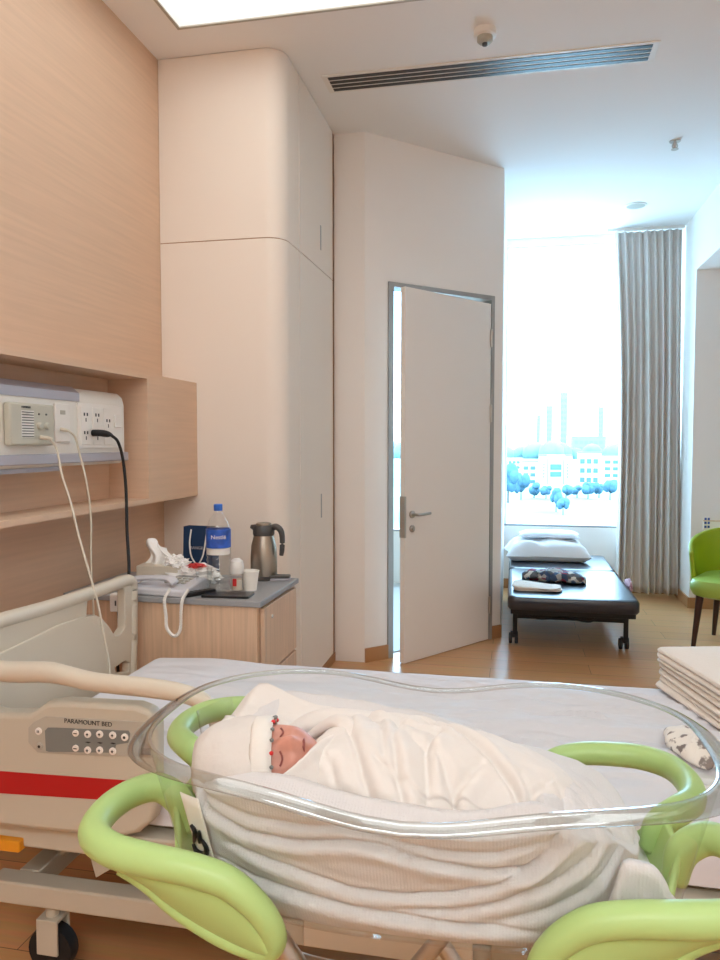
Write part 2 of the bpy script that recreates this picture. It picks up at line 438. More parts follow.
# door
def door():
    o = bpy.data.objects.new('door_1', None); COL.objects.link(o); o.location = onwall(DS1, 0, 0); o['kind'] = 'structure'
    WM[o.name] = Matrix.Translation(o.location)
    bm = BM(); f = .028
    wbox(bm, DS0-.012, DS0+f, -.012, .11, 0, DZ+.012); wbox(bm, DS1-f*.6, DS1+.012, -.012, .11, 0, DZ+.012); wbox(bm, DS0+f, DS1-f*.6, -.012, .11, DZ-f*.6, DZ+.012)
    obj('door_frame', bm, 'door_metal', o, world=True, smooth=False)
    H = onwall(DS1-.022, -.012, 0); ang = math.atan2(-dW.y, -dW.x)-math.radians(-10.5)
    e = Vector((math.cos(ang), math.sin(ang), 0)); n = Vector((-e.y, e.x, 0))
    if n.dot(nW) > 0: n = -n       # towards the room
    W = .86
    def P(s, d, z): return H + e*s + n*d + Vector((0, 0, z))
    def lb(bm, s0, s1, d0, d1, z0, z1):
        v = [bm.verts.new(P(s, d, z)) for z in (z0, z1) for d in (d0, d1) for s in (s0, s1)]
        for f in [(0, 2, 3, 1), (4, 5, 7, 6), (0, 1, 5, 4), (2, 6, 7, 3), (0, 4, 6, 2), (1, 3, 7, 5)]: bm.faces.new([v[i] for i in f])
    bm = BM(); lb(bm, 0, W, -.04, 0, .004, 2.355); leaf = obj('door_leaf', bm, 'door_white', o, world=True, bevel=.002)
    bm = BM(); lb(bm, W-.012, W+.003, -.042, .002, .80, 1.06); obj('lock_plate', bm, 'steel', leaf, world=True)
    hd = BM()
    def disc(bm, s, z, r, d0, d1):
        rs = [[P(s+r*k*math.cos(2*PI*j/20), d, z+r*k*math.sin(2*PI*j/20)) for j in range(20)] for k, d in ((1, d0), (1, d1-.002), (.85, d1))]
        rings(bm, rs)
    disc(hd, W-.065, .945, .024, 0, .01)
    tube(hd, [P(W-.065, .01, .945), P(W-.065, .045, .945), P(W-.075, .055, .945), P(W-.12, .055, .945), P(W-.185, .05, .948)], .009)
    obj('door_handle', hd, 'steel', leaf, world=True)
    bm = BM(); disc(bm, W-.065, .855, .022, 0, .01); disc(bm, W-.065, .855, .008, .01, .016); obj('keyhole', bm, 'steel', leaf, world=True)
    for z in (2.12, 1.6, .25):
        bm = BM(); tube(bm, [P(0, .006, z-.06), P(0, .006, z+.06)], .009, smooth=False); obj('hinge', bm, 'steel', o, world=True)
door()

# built-in wardrobe with rounded corner
def wardrobe():
    t = thing('built_in_wardrobe', (-1.42, 4.0, 0), 'tall cream built-in wardrobe with rounded corner beside the wood panelled wall', 'wardrobe')
    def outline(r, ins=0):
        x1 = -1.11-ins; y0 = 3.5+ins
        p = [(XL+.002, 4.55), (XL+.002, y0)]
        for i in range(11):
            a = math.radians(-90+90*i/10); p.append((x1-r+r*math.cos(a), y0+r+r*math.sin(a)))
        p.append((x1, 4.55)); return p
    bm = BM(); prism(bm, outline(.10, .004), lambda a, b, d: (a, b, d), 0, ZC-.002); obj('body', bm, 'wood_dark_edge', t, world=True)
    for nm, z0, z1 in (('lower_panel', .06, 2.395), ('upper_panel', 2.4, ZC-.003)):
        # curved corner shell up to the door seam
        o_ = [(XL+.002, 3.5)]
        for i in range(13):
            a = math.radians(-90+90*i/12); o_.append((-1.21+.10*math.cos(a), 3.60+.10*math.sin(a)))
        o_.append((-1.11, 3.778))
        bm = BM()
        inner = [(x-.0 if i < 1 else x, y) for i, (x, y) in enumerate(o_)]
        inn = [(XL+.002, 3.5045)]+[(-1.21+.0955*math.cos(math.radians(-90+90*i/12)), 3.60+.0955*math.sin(math.radians(-90+90*i/12))) for i in range(13)]+[(-1.1145, 3.778)]
        poly = o_+inn[::-1]
        A = [[bm.verts.new((x, y, z)) for x, y in poly] for z in (z0, z1)]
        n = len(poly)
        for i in range(n): bm.faces.new((A[0][i], A[0][(i+1) % n], A[1][(i+1) % n], A[1][i]))
        m_ = len(o_)
        for z in (0, 1):
            for i in range(m_-1): bm.faces.new((A[z][i], A[z][i+1], A[z][n-2-i], A[z][n-1-i]))
        obj(nm, bm, 'wardrobe_laminate', t, world=True)
    for nm, z0, z1, hz in (('lower_door', .06, 2.395, 1.025), ('upper_door', 2.4, ZC-.003, 2.58)):
        d = obj(nm, B(-1.115, -1.108, 3.782, 4.50, z0, z1), 'wardrobe_laminate', t, world=True, smooth=False)
        obj('handle_slot', B(-1.1085, -1.1065, 4.20, 4.222, hz-.07, hz+.07), 'door_metal', d, world=True, smooth=False)
    obj('plinth', B(-1.113, -1.106, 3.6, 4.55, 0, .055), 'baseboard_wood', t, world=True, smooth=False)
wardrobe()

# ceiling fittings
def ceiling_light(l, label, dm='lamp_diffuser'):
    x0, x1, y0, y1 = l; e = .001
    t = thing('ceiling_light', ((x0+x1)/2, (y0+y1)/2, ZC), label, 'light')
    bm = BM(); f = .015
    box(bm, x0-f, x0, y0-f, y1+f, ZC-.006, ZC); box(bm, x1, x1+f, y0-f, y1+f, ZC-.006, ZC)
    box(bm, x0, x1, y0-f, y0, ZC-.006, ZC); box(bm, x0, x1, y1, y1+f, ZC-.006, ZC)
    obj('trim', bm, 'bezel_grey', t, world=True, smooth=False)
    obj('diffuser', B(x0+e, x1-e, y0+e, y1-e, ZC+.10, ZC+.11), dm, t, world=True, smooth=False)
ceiling_light(LAMPS[0], 'long glowing rectangular light panel recessed in the ceiling above the bed')
ceiling_light(LAMPS[1], 'added unseen fill light panel beside the bed, parallel to the one above it')  # added out of view for even light from the front
ceiling_light(LAMPS[2], 'added unseen fill light panel in the ceiling behind the camera', 'fill_diffuser')  # unseen panel added to brighten the middle of the room
def vent():
    t = thing('ceiling_vent', (-.17, 3.93, ZC), 'long white ceiling air vent with four black slots', 'vent')
    x0, x1, y0 = -1.0, .66, 3.82
    obj('frame', B(x0, x1, y0, y0+.19, ZC-.006, ZC), 'white_plastic', t, world=True, smooth=False)
    for i in range(4):
        obj('slot', B(x0+.03, x1-.03, y0+.018+i*.041, y0+.046+i*.041, ZC-.008, ZC-.005), 'black_plastic', t, world=True, smooth=False)
vent()
p = pz(485, 30, ZC); t = thing('smoke_detector', p, 'round white smoke detector on the ceiling above the vent', 'smoke detector')
bm = BM(); lathe(bm, [(.052, 0), (.052, -.028), (.044, -.032)]); obj('mount', bm, 'white_plastic', t)
bm = BM(); lathe(bm, [(.036, -.032), (.036, -.05), (.028, -.058), (.01, -.06)]); obj('sensor_cage', bm, 'bezel_grey', t)
bm = BM(); lathe(bm, [(.012, -.058), (.012, -.07), (.005, -.073)]); obj('sensor_tip', bm, 'dark_grey_plastic', t)
p = pz(675, 141, ZC); t = thing('fire_sprinkler', p, 'small metal fire sprinkler head hanging from the ceiling near the window', 'sprinkler')
bm = BM(); lathe(bm, [(.035, 0), (.033, -.006), (.012, -.008)]); obj('escutcheon', bm, 'steel', t)
bm = BM(); lathe(bm, [(.012, -.008), (.010, -.03), (.006, -.045)]); lathe(bm, [(.022, -.05), (.022, -.053)]); tube(bm, [(-.012, 0, -.02), (-.016, 0, -.035), (0, 0, -.05)], .003); tube(bm, [(.012, 0, -.02), (.016, 0, -.035), (0, 0, -.05)], .003)
obj('head', bm, 'steel', t)
p = pz(636, 205, ZC); t = thing('ceiling_speaker', p, 'flat round disc fitting in the ceiling near the curtain', 'ceiling fitting')
bm = BM(); lathe(bm, [(.085, 0), (.083, -.008), (.075, -.010)]); obj('ring', bm, 'white_plastic', t)
bm = BM(); lathe(bm, [(.072, -.0095), (.07, -.0115)]); obj('grille', bm, 'bezel_grey', t)

# curtain
def curtain():
    t = thing('window_curtain', (1.15, 7.05, 0), 'floor-length grey taupe pleated curtain drawn to the right of the window', 'curtain')
    x0, x1 = .90, 1.43
    prng = random.Random(3); ph = [prng.uniform(-.5, .5) for _ in range(30)]
    def f(u, v):
        z = 3.27 - v*3.235
        n = 9
        s = u*n
        i = int(min(s, n-1e-6)); jit = ph[i]
        wob = .012*math.sin(v*3+i*1.3)*v
        left = .865 + .045*math.sin(min(1, v*2.2)*PI/2) + .02*v - .03*max(0, v-.6)
        x = left + (x1+.045*v - left)*u + wob
        dep = (.044+.020*ph[(i+3) % 30])*(.75+.5*v)
        y = 7.08 - dep*(1+math.sin(2*PI*s+jit*.8*v))
        x += .012*math.sin(4*PI*s+jit)
        return Vector((x, y, z))
    bm = BM(); grid(bm, f, 260, 40)
    obj('fabric', bm, 'curtain_cloth', t, world=True, solid=.003, angle=180)
    obj('track', B(.8, 1.45, 7.03, 7.06, 3.275, 3.3), 'white_plastic', t, world=True)
curtain()

# ------------------------------------------------------------ headwall: wooden niche box
def niche():
    t = thing('wooden_niche', (-1.65, 2.2, 1.13), 'light wood wall niche box framing the white medical socket rail', 'wall niche')
    X0, X1 = XL+.001, -1.567; y0, y1 = .6, 3.498; ye = 2.985
    obj('bottom_board', B(X0, X1, y0, ye, 1.13, 1.152), 'wood_wall', t, world=True, smooth=False)
    obj('top_board', B(X0, X1, y0, ye, 1.675, 1.697), 'wood_wall', t, world=True, smooth=False)
    obj('end_cabinet', B(X0, X1, ye, y1, 1.13, 1.697), 'wood_wall', t, world=True, smooth=False)
    obj('side_board', B(X0, X1, y0-.02, y0, 1.13, 1.697), 'wood_wall', t, world=True, smooth=False)
niche()
def console():
    t = thing('medical_socket_rail', (-1.68, 2.2, 1.3), 'white bedhead service rail with intercom and power sockets', 'socket rail')
    y0, y1, z0, z1, xf = 1.2, 2.88, 1.31, 1.605, -1.62
    def prof(zz0, zz1, x): # body section in X-Z
        return [(XL+.001, zz0), (x-.02, zz0), (x-.004, zz0+.02), (x, zz0+.045), (x, zz1-.05), (x-.008, zz1-.02), (x-.03, zz1), (XL+.001, zz1)]
    bm = BM(); prism(bm, prof(z0, z1, xf), lambda a, b, d: (a, d, b), y0, y1); obj('body', bm, 'console_white', t, world=True, bevel=.006)
    bm = BM(); prism(bm, [(xf-.034, z1-.001), (xf-.034, z1+.004), (xf-.028, z1+.004), (xf+.003, z1-.02), (xf+.003, z1-.052), (xf-.002, z1-.052), (xf-.006, z1-.02)], lambda a, b, d: (a, d, b), y0, 2.545); obj('top_cover', bm, 'console_grey', t, world=True)
    obj('lower_rail', B(xf-.002, xf+.012, y0, 2.89, z0+.012, z0+.048), 'console_grey', t, world=True, bevel=.004)
    bm = BM(); box(bm, XL+.01, xf-.02, y0, 2.45, z0-.016, z0); obj('under_tray', bm, 'console_grey', t, world=True)
    # intercom
    ic = obj('nurse_intercom', B(xf, xf+.028, 2.115, 2.35, 1.388, 1.53), 'intercom_grey', t, world=True, bevel=.008, label='grey green intercom unit')
    obj('grille', B(xf+.028, xf+.0285, 2.17, 2.235, 1.415, 1.505), 'white_plastic', ic, world=True)
    bm = BM()
    for i in range(10): box(bm, xf+.0285, xf+.0295, 2.172, 2.233, 1.417+i*.009, 1.420+i*.009)
    obj('grille_slats', bm, 'dark_grey_plastic', ic, world=True, smooth=False)
    for y in (2.262, 2.302):
        bm = BM(); lathe(bm, [(.012, 0), (.011, .008), (.009, .010)], (xf+.028, y, 1.455), 20, axis='x'); obj('knob', bm, 'intercom_grey', ic, world=True)
        bm = BM(); lathe(bm, [(.004, 0), (.003, .003)], (xf+.028, y, 1.495), 12, axis='x'); obj('indicator', bm, 'dark_grey_plastic', ic, world=True)
    text_obj('lettering', 'commax', .014, frame_m((xf+.0288, 2.195, 1.517), (0, 1, 0), (0, 0, 1)), 'black_plastic', ic)
    # single plate
    pl = obj('socket_plate', B(xf, xf+.008, 2.385, 2.475, 1.40, 1.54), 'white_plastic', t, world=True, bevel=.003)
    obj('port', B(xf+.008, xf+.009, 2.415, 2.445, 1.50, 1.515), 'bezel_grey', pl, world=True)
    # four gang
    fr = obj('socket_frame', B(xf, xf+.006, 2.53, 2.85, 1.375, 1.55), 'white_plastic', t, world=True, bevel=.003)
    for k, y in enumerate((2.545, 2.625, 2.705, 2.785)):
        pl = obj('socket_plate' if k < 3 else 'light_switch', B(xf+.006, xf+.010, y, y+.06, 1.39, 1.535) if k < 3 else B(xf+.006, xf+.012, y, y+.05, 1.46, 1.51), 'white_plastic', fr, world=True, bevel=.002)
        if k < 3:
            bm = BM(); x = xf+.010
            for zz in ((1.50, 1.43) if k < 2 else (1.48,)):
                for dy in (.02, .04): box(bm, x, x+.001, y+dy-.004, y+dy+.004, zz, zz+.012)
                box(bm, x, x+.001, y+.028, y+.033, zz-.022, zz-.008)
            obj('socket_holes', bm, 'black_plastic', fr, world=True, smooth=False)
    return xf
XF = console()
# cables
def cable(name, label, plug, pts, r, m, pm):
    t = thing(name, plug[0], label, 'cable')
    bm = BM(); tube(bm, [p for p in plug], [.007 if m != 'black_rubber' else .013]*(len(plug)-1)+[.005], 12, 3); obj('plug', bm, pm, t, world=True)
    bm = BM(); tube(bm, pts, r, 10, 8); obj('cord', bm, m, t, world=True)
P_ = lambda a, b, x: px_(a, b, x)
cable('call_cable', 'cream call cable plugged into the grey intercom and trailing over the headboard', [P_(40, 437, XF+.03), P_(47, 438, XF+.045), P_(52, 439, XF+.05)],
      [P_(50, 439, XF+.05), P_(57, 450, XF+.06), P_(62, 475, -1.52), P_(70, 500, -1.46), P_(80, 540, -1.41), P_(90, 575, -1.37), P_(97, 600, -1.345), P_(103, 630, -1.335), P_(109, 662, -1.32), P_(110, 690, -1.32)], .0038, 'cream_plastic', 'cream_plastic')
cable('thin_cable', 'cream cable hanging straight down from the single socket plate', [P_(60, 429, XF+.009), P_(65, 430, XF+.022), P_(69, 431, XF+.028)],
      [P_(67, 430, XF+.028), P_(75, 437, XF+.04), P_(80, 455, XF+.045), P_(87, 485, -1.54), P_(91, 520, -1.53), P_(91, 560, -1.525), P_(93, 600, -1.52), P_(95, 640, -1.50)], .0038, 'cream_plastic', 'cream_plastic')
cable('power_cable', 'thick black power cord with black plug hanging from the wall sockets', [P_(93, 433, XF+.011), P_(100, 433, XF+.04), P_(107, 434, XF+.05), P_(112, 435, XF+.055)],
      [P_(111, 435, XF+.055), P_(118, 442, XF+.055), P_(123, 460, XF+.05), P_(126, 490, -1.55), P_(127, 530, -1.51), P_(129, 570, -1.465), P_(126, 600, -1.462), P_(127, 630, -1.462), P_(131, 655, -1.46), P_(133, 680, -1.455)], .0062, 'black_rubber', 'black_rubber')

# ------------------------------------------------------------ hospital bed
def hospital_bed():
    t = thing('hospital_bed', (-.3, 2.1, 0), 'beige hospital bed with raised side rail, control panel and red stripe', 'hospital bed')
    # headboard in Y-Z
    xh = -1.4
    def q(a, b): v = px_(a, b, xh); return (v.y, v.z)
    outer = [(1.62, .30), (1.62, .86), (1.66, .895), (1.80, .90), q(60, 602), q(115, 583), q(131, 577), q(137, 577), q(141, 581), q(141, 640), q(140, 672), (2.56, .30)]
    hole = [q(91, 601), q(103, 597), q(115, 592), q(127, 588), q(128, 592), q(128, 628), q(124, 634), q(118, 636), q(112, 626), q(106, 619), q(99, 615), q(90, 617)]
    hole2 = [q(118, 668), q(128, 661), q(133, 663), q(132, 672), q(120, 674)]
    bm = BM(); holed(bm, outer, [hole, hole2], lambda a, b, d: (d, a, b), xh-.045, xh-.012)
    hb = obj('headboard', bm, 'cream_plastic', t, world=True, bevel=.004)
    bm = BM()
    tube(bm, [Vector((xh-.025, a, b)) for a, b in [(1.63, .5), (1.635, .84), (1.68, .885), (1.80, .893), q(60, 606), q(115, 587), q(131, 581), q(137, 584), q(137, 605), q(137, 640), q(136, 680)]], .023, 12, 5)
    obj('edge_roll', bm, 'cream_plastic', hb, world=True)
    bm = BM(); prism(bm, [(1.66, .45), (1.66, .80), q(60, 625), q(84, 617), q(104, 628), q(110, 650), q(113, 690)], lambda a, b, d: (d, a, b), xh-.013, xh-.004); obj('inset_panel', bm, 'cream_plastic', hb, world=True, bevel=.003)
    # footboard (beyond the frame)
    bm = BM(); prism(bm, [(1.64, .35), (1.64, .80), (1.70, .86), (2.50, .86), (2.56, .80), (2.56, .35)], lambda a, b, d: (d, a, b), .86, .90); obj('footboard', bm, 'cream_plastic', t, world=True, bevel=.012)
    # side rail
    yr = 1.58
    def s(a, b): v = py_(a, b, yr); return (v.x, v.z)
    lx = -1.44
    body = [(lx, .455), (lx, .745), (lx+.02, .755), s(0, 714), s(30, 714), s(46, 703), s(60, 702), s(135, 706), s(150, 712), s(156, 724), s(156, 800), s(152, 822), s(138, 834), s(118, 838), s(60, 833), (lx+.02, .44)]
    bm = BM(); prism(bm, body, lambda a, b, d: (a, d, b), yr, yr+.05); rail = obj('side_rail', bm, 'bed_beige', t, world=True, bevel=.012)
    bm = BM(); prism(bm, [(lx+.005, s(0, 793)[1]), (lx+.005, s(0, 771)[1]), s(0, 771), s(150, 782), s(150, 799), s(110, 800), s(0, 793)], lambda a, b, d: (a, d, b), yr-.0015, yr); obj('red_stripe', bm, 'red_stripe', rail, world=True, smooth=False)
    bez = [s(29, 742), s(29, 727), s(34, 722), s(46, 716), s(150, 722), s(151, 748), s(148, 756), s(110, 756), s(38, 752)]
    bm = BM(); prism(bm, bez, lambda a, b, d: (a, d, b), yr-.003, yr); cp = obj('control_panel', bm, 'bezel_grey', rail, world=True, bevel=.001)
    bm = BM(); prism(bm, [s(47, 750), s(46, 730), s(49, 727), s(129, 730), s(131, 733), s(130, 742), s(117, 744), s(115, 752), s(50, 751)], lambda a, b, d: (a, d, b), yr-.0045, yr-.003); obj('membrane', bm, 'pad_grey', rail, world=True)
    btn = [(76, 733), (88, 734), (100, 734), (113, 735), (125, 737), (76, 748), (88, 750), (100, 750), (113, 751), (39, 731), (40, 746)]
    for i, (a, b) in enumerate(btn):
        c = py_(a, b, yr-.0045 if i < 9 else yr-.003)
        bm = BM(); r = .0088 if i not in (0, 5) else .008
        lathe(bm, [(r, 0), (r, -.003), (r*.85, -.004)], c, 20, axis='y'); obj('button', bm, 'white_plastic' if i != 10 else 'bezel_grey', rail, world=True)
        bm = BM(); d = -.0045
        if i in (1, 2, 3): prism(bm, [(c.x-.004, c.z-.001), (c.x+.004, c.z-.001), (c.x, c.z+.004)], lambda x, z, y: (x, y, z), c.y+d, c.y+d+.001); box(bm, c.x-.001, c.x+.001, c.y+d, c.y+d+.001, c.z-.004, c.z-.001)
        elif i in (6, 7, 8): prism(bm, [(c.x-.004, c.z+.001), (c.x+.004, c.z+.001), (c.x, c.z-.004)], lambda x, z, y: (x, y, z), c.y+d, c.y+d+.001); box(bm, c.x-.001, c.x+.001, c.y+d, c.y+d+.001, c.z+.001, c.z+.004)
        elif i in (0, 5): box(bm, c.x-.0045, c.x+.0045, c.y+d, c.y+d+.001, c.z-.0012, c.z+.0012)
        elif i == 9: box(bm, c.x-.003, c.x-.001, c.y+d, c.y+d+.001, c.z-.003, c.z+.003); box(bm, c.x+.001, c.x+.003, c.y+d, c.y+d+.001, c.z-.003, c.z+.003)
        else: lathe(bm, [(.0035, d), (.0035, d+.001)], c, 12, axis='y')
        obj('button_symbol', bm, 'black_plastic', rail, world=True, smooth=False)
    for (a, b) in ((88, 742), (100, 742.5), (113, 743)):
        c = py_(a, b, yr-.0046); bm = BM(); prism(bm, [(c.x-.008, c.z-.001), (c.x+.002, c.z-.003), (c.x+.008, c.z), (c.x-.002, c.z+.001)], lambda x, z, y: (x, y, z), c.y-.0005, c.y); obj('position_mark', bm, 'black_plastic', rail, world=True, smooth=False)
    c = py_(88, 722.8, yr-.0034); text_obj('lettering', 'PARAMOUNT BED', .0155, frame_m(c, (1, 0, -.0), (0, 0, 1)), 'black_plastic', rail)
    c = py_(146, 752, yr-.004); obj('label_plate', B(c.x-.012, c.x+.012, yr-.005, yr-.003, c.z-.007, c.z+.009), 'dark_grey_plastic', rail, world=True)
    # top bar
    T = [Vector((lx-.03, yr+.02, .80)), Vector((lx, yr+.02, .845)), py_(0, 671, yr+.02), py_(45, 672, yr+.02), py_(68, 676, yr+.02), py_(95, 682, yr+.02), py_(150, 688, yr+.02), py_(185, 694, yr+.02), py_(206, 704, yr+.02), py_(218, 720, yr+.02)]
    bm = BM(); tube(bm, T, [.02, .024, .026, .026, .024, .023, .023, .022, .021, .02], 14, 5); obj('grab_bar', bm, 'cream_plastic', rail, world=True)
    bm = BM()
    for a, b, z1 in ((215, 716, .5),):
        v = py_(a, b, yr+.02); tube(bm, [v, v+Vector((.01, 0, -.08)), v+Vector((-.02, .01, -.30))], .018, 10)
    obj('rail_post', bm, 'bed_beige', rail, world=True); bm = BM()
    v = Vector((lx-.03, yr+.02, .80)); tube(bm, [v, Vector((lx-.03, yr+.02, .5))], .02, 10, smooth=False)
    obj('rail_post', bm, 'bed_beige', rail, world=True)
    # frame
    z1 = .432
    obj('deck_frame', B(-1.40, .82, 1.62, 1.68, z1-.062, z1), 'bed_beige', t, world=True, bevel=.006)
    obj('deck_frame', B(-1.40, .82, 2.50, 2.56, z1-.062, z1), 'bed_beige', t, world=True, bevel=.006)
    bm = BM()
    for i in range(8): box(bm, -1.25+i*.26, -1.03+i*.26, 1.68, 2.50, z1-.02, z1)
    obj('deck', bm, 'bed_beige_dark', t, world=True, smooth=False)
    bz0, bz1 = .185, .245
    obj('base_frame', B(-1.35, .75, 1.66, 1.72, bz0, bz1), 'bed_beige', t, world=True, bevel=.006)
    obj('base_frame', B(-1.35, .75, 2.44, 2.50, bz0, bz1), 'bed_beige', t, world=True, bevel=.006)
    for x in (-1.3, .65): obj('cross_beam', B(x, x+.06, 1.72, 2.44, bz0, bz1), 'bed_beige', t, world=True, bevel=.004)
    for x in (-1.0, -.35, .4):
        bm = BM(); a = Vector((x, 1.70, .40)); prism(bm, [(x-.12, z1-.06), (x+.03, z1-.06), (x+.05, .34), (x-.0, .30), (x-.06, .26), (x-.08, .33)], lambda a, b, d: (a, d, b), 1.70, 1.73); obj('lift_bracket', bm, 'bed_beige', t, world=True, bevel=.003)
        bm = BM(); tube(bm, [(x-.10, 1.78, .36), (x-.22, 1.8, .26)], .014, smooth=False); obj('lift_link', bm, 'bed_beige', t, world=True)
        bm = BM(); tube(bm, [(x+.02, 1.78, .27), (x+.10, 1.78, .35)], .009, smooth=False); obj('lift_link', bm, 'bed_beige', t, world=True)
        bm = BM(); lathe(bm, [(.016, 0), (.016, -.012), (.01, -.014)], (x-.10, 1.70, .345), 16, axis='y'); obj('pivot_bolt', bm, 'dark_grey_plastic', t, world=True)
    obj('motor_box', B(-.95, -.78, 1.72, 1.86, .28, .38), 'bed_beige_dark', t, world=True, bevel=.01)
    obj('access_panel', B(-.48, -.08, 1.64, 1.66, .20, .36), 'cream_plastic', t, world=True, bevel=.004)
    obj('panel_label', B(-.36, -.24, 1.637, 1.641, .27, .285), 'dark_grey_plastic', t, world=True)
    obj('access_panel', B(-.04, .3, 1.64, 1.66, .20, .34), 'bed_beige_dark', t, world=True, bevel=.004)
    obj('pedal', B(-1.30, -1.21, 1.60, 1.66, .365, .395), 'orange_plastic', t, world=True, bevel=.004, label='orange release pedal')
    for x in (-1.18, .6):
        for y in (1.69, 2.47):
            bm = BM(); lathe(bm, [(.03, -.02), (.062, -.018), (.065, 0), (.062, .018), (.03, .02)], (x, y, .066), 24, axis='y'); cs = obj('caster', bm, 'black_rubber', t, world=True)
            bm = BM(); tube(bm, [(x, y, .19), (x, y, .14)], .018, smooth=False); box(bm, x-.03, x+.03, y-.03, y-.022, .06, .15); box(bm, x-.03, x+.03, y+.022, y+.03, .06, .15); box(bm, x-.03, x+.03, y-.03, y+.03, .145, .155); obj('caster_fork', bm, 'bed_beige', cs, world=True, bevel=.002)
hospital_bed()

def wrinkle(x, y):
    return (.8*wr0(x, y)+.020*crs(x, y))*min(1, max(0, min(y-1.70, 2.50-y)/.08))*min(1, max(0, (x+1.3)/.1))
def crs(x, y):
    h = 0
    for (sx, sy, sl, ln, w_, a) in WRK:
        dx = x-sx; d = (y-sy-sl*dx-.02*math.sin(dx*5+sx*9)); h += a*math.exp(-(d/w_)**2)*math.exp(-(dx/ln)**2)
    return h
_r = random.Random(11)
WRK = [(_r.uniform(-.9, .7), _r.uniform(1.72, 2.5), _r.uniform(-.28, .30), _r.uniform(.12, .45), _r.uniform(.007, .013), _r.uniform(-1, 1.2)) for _ in range(60)]
def wr0(x, y):
    h = .016*fb(x*2.2+3, y*7.5, .3) + .008*fb(x*6, y*16, 4)
    h -= .010*math.exp(-((y-2.3-.10*math.sin(x*3+.7)-.05*fb(x*3, 1, 2))/.018)**2)*(.5+.5*fb(x*4, 9, 9))
    h += .010*math.exp(-((y-2.05+.18*x-.03*fb(x*4, 5, 2))/.02)**2)
    h += .008*math.exp(-((y-1.85-.12*x-.03*fb(x*5, 2, 2))/.018)**2)
    return h
def mattress():
    t = tag(obj('bed_mattress', B(-1.33, .82, 1.66, 2.54, .434, .585), 'mattress_white', bevel=.03), 'thick white mattress beneath the sheet on the hospital bed', 'mattress')
    # fitted sheet with wrinkles, closed over the mattress
    x0, x1, y0, y1, zt = -1.34, .83, 1.648, 2.552, .60
    def f(u, v):
        # v runs around: near side bottom -> top -> far side bottom
        x = x0+(x1-x0)*u
        L = [(.0, y0-.004, .455), (.10, y0, .545), (.14, y0+.006, .578), (.18, y0+.03, zt-.004), (.22, y0+.06, zt), (.78, y1-.06, zt), (.82, y1-.03, zt-.004), (.86, y1-.006, .578), (.90, y1, .545), (1., y1+.004, .455)]
        for (a, ya, za), (b, yb, zb) in zip(L, L[1:]):
            if v <= b+1e-9:
                k = (v-a)/(b-a); y = ya+(yb-ya)*k; z = za+(zb-za)*k; break
        e = min((x-x0), (x1-x))
        drop = 0
        if e < .07: drop = (1-e/.07)**2*.05
        yy = (y-2.1)*(1-.06*max(0, 1-e/.07)**2)+2.1
        if .2 < v < .8: z += wrinkle(x, y)+.012*math.exp(-((x+1.05)/.16)**2)
        else: yy += .004*fb(x*8, z*14, 2)*(1 if v < .5 else -1)
        return Vector((x, yy, z-drop))
    bm = BM(); V = grid(bm, f, 240, 260)
    for i in (0, -1):
        bm.faces.new(V[i] if i else V[i][::-1])
    o = obj('bed_sheet', bm, 'sheet_white', world=True, angle=60); o.modifiers.clear()
    tag(o, 'wrinkled white sheet stretched over the hospital bed mattress', 'bed sheet')
mattress()

# folded towels on the bed
def folded_stack(name, cx, cy, z0, w, d, layers, rotz, m, label, cat, th=.022, seed=1):
    t = thing(name, (cx, cy, z0), label, cat, rotz=rotz)
    r = random.Random(seed)
    for k in range(layers):
        ww = w*(1-.03*r.random()); dd = d*(1-.03*r.random()); ox = r.uniform(-.008, .008); oy = r.uniform(-.008, .008)
        zb = k*th
        def f(th_, rr):
            pass
        bm = BM(); out = []
        for (ins, hz) in ((.02, .0), (.004, .15), (0, .5), (.004, .85), (.02, 1.0), (.06, 1.03), (w*.3, 1.06)):
            ring = []
            for (a, b) in rrect(max(.02, ww-2*ins), max(.02, dd-2*ins), min(.06, max(.006, min(ww, dd)/2-ins-.01)), 7):
                zz = zb+hz*th+.006*fb(a*9, b*9, k*3)*(hz) + (.022*fb(a*5, b*5, 7) if k == layers-1 else .006*fb(a*5, b*5, k))
                ring.append(Vector((a+ox+.018*fb(b*7, k*.6, hz), b+oy+.018*fb(a*7, k*.6+5, hz), max(zz, .0005))))
            out.append(ring)
        # subdivide straight edges
        rings(bm, out)
        bmesh.ops.subdivide_edges(bm, edges=bm.edges[:], cuts=1)
        o = obj('folded_layer', bm, m, t, angle=180, sub=1)
    return t
folded_stack('folded_towel', .72, 2.34, .608, .42, .58, 7, math.radians(14), 'towel_cream', 'stack of folded cream towels lying on the bed near its foot', 'towel', .0185, 2)
def bunched():
    c = Vector((.46, 1.99, .608))
    bm = BM(); out = []
    for i, (r, z) in enumerate(((.0, 0), (1.0, 0), (1.06, .25), (1.0, .6), (.75, .9), (.4, 1.0), (.1, 1.02))):
        ring = []
        for j in range(48):
            a = 2*PI*j/48
            rr = r*(1+.16*fb(math.cos(a)*2, math.sin(a)*2, i*.4))
            x = .06*rr*math.cos(a); y = .11*rr*math.sin(a)
            ring.append(c+Vector((x*math.cos(.2)-y*math.sin(.2), x*math.sin(.2)+y*math.cos(.2), max(0, z*.045+.010*fb(x*30, y*30, z*2)*(z > 0)))))
        out.append(ring)
    rings(bm, out[1:])
    tag(obj('printed_cloth', bm, 'printed_cotton', angle=180, sub=1), 'small crumpled cloth with grey print beside the folded towels on the bed', 'cloth')
bunched()

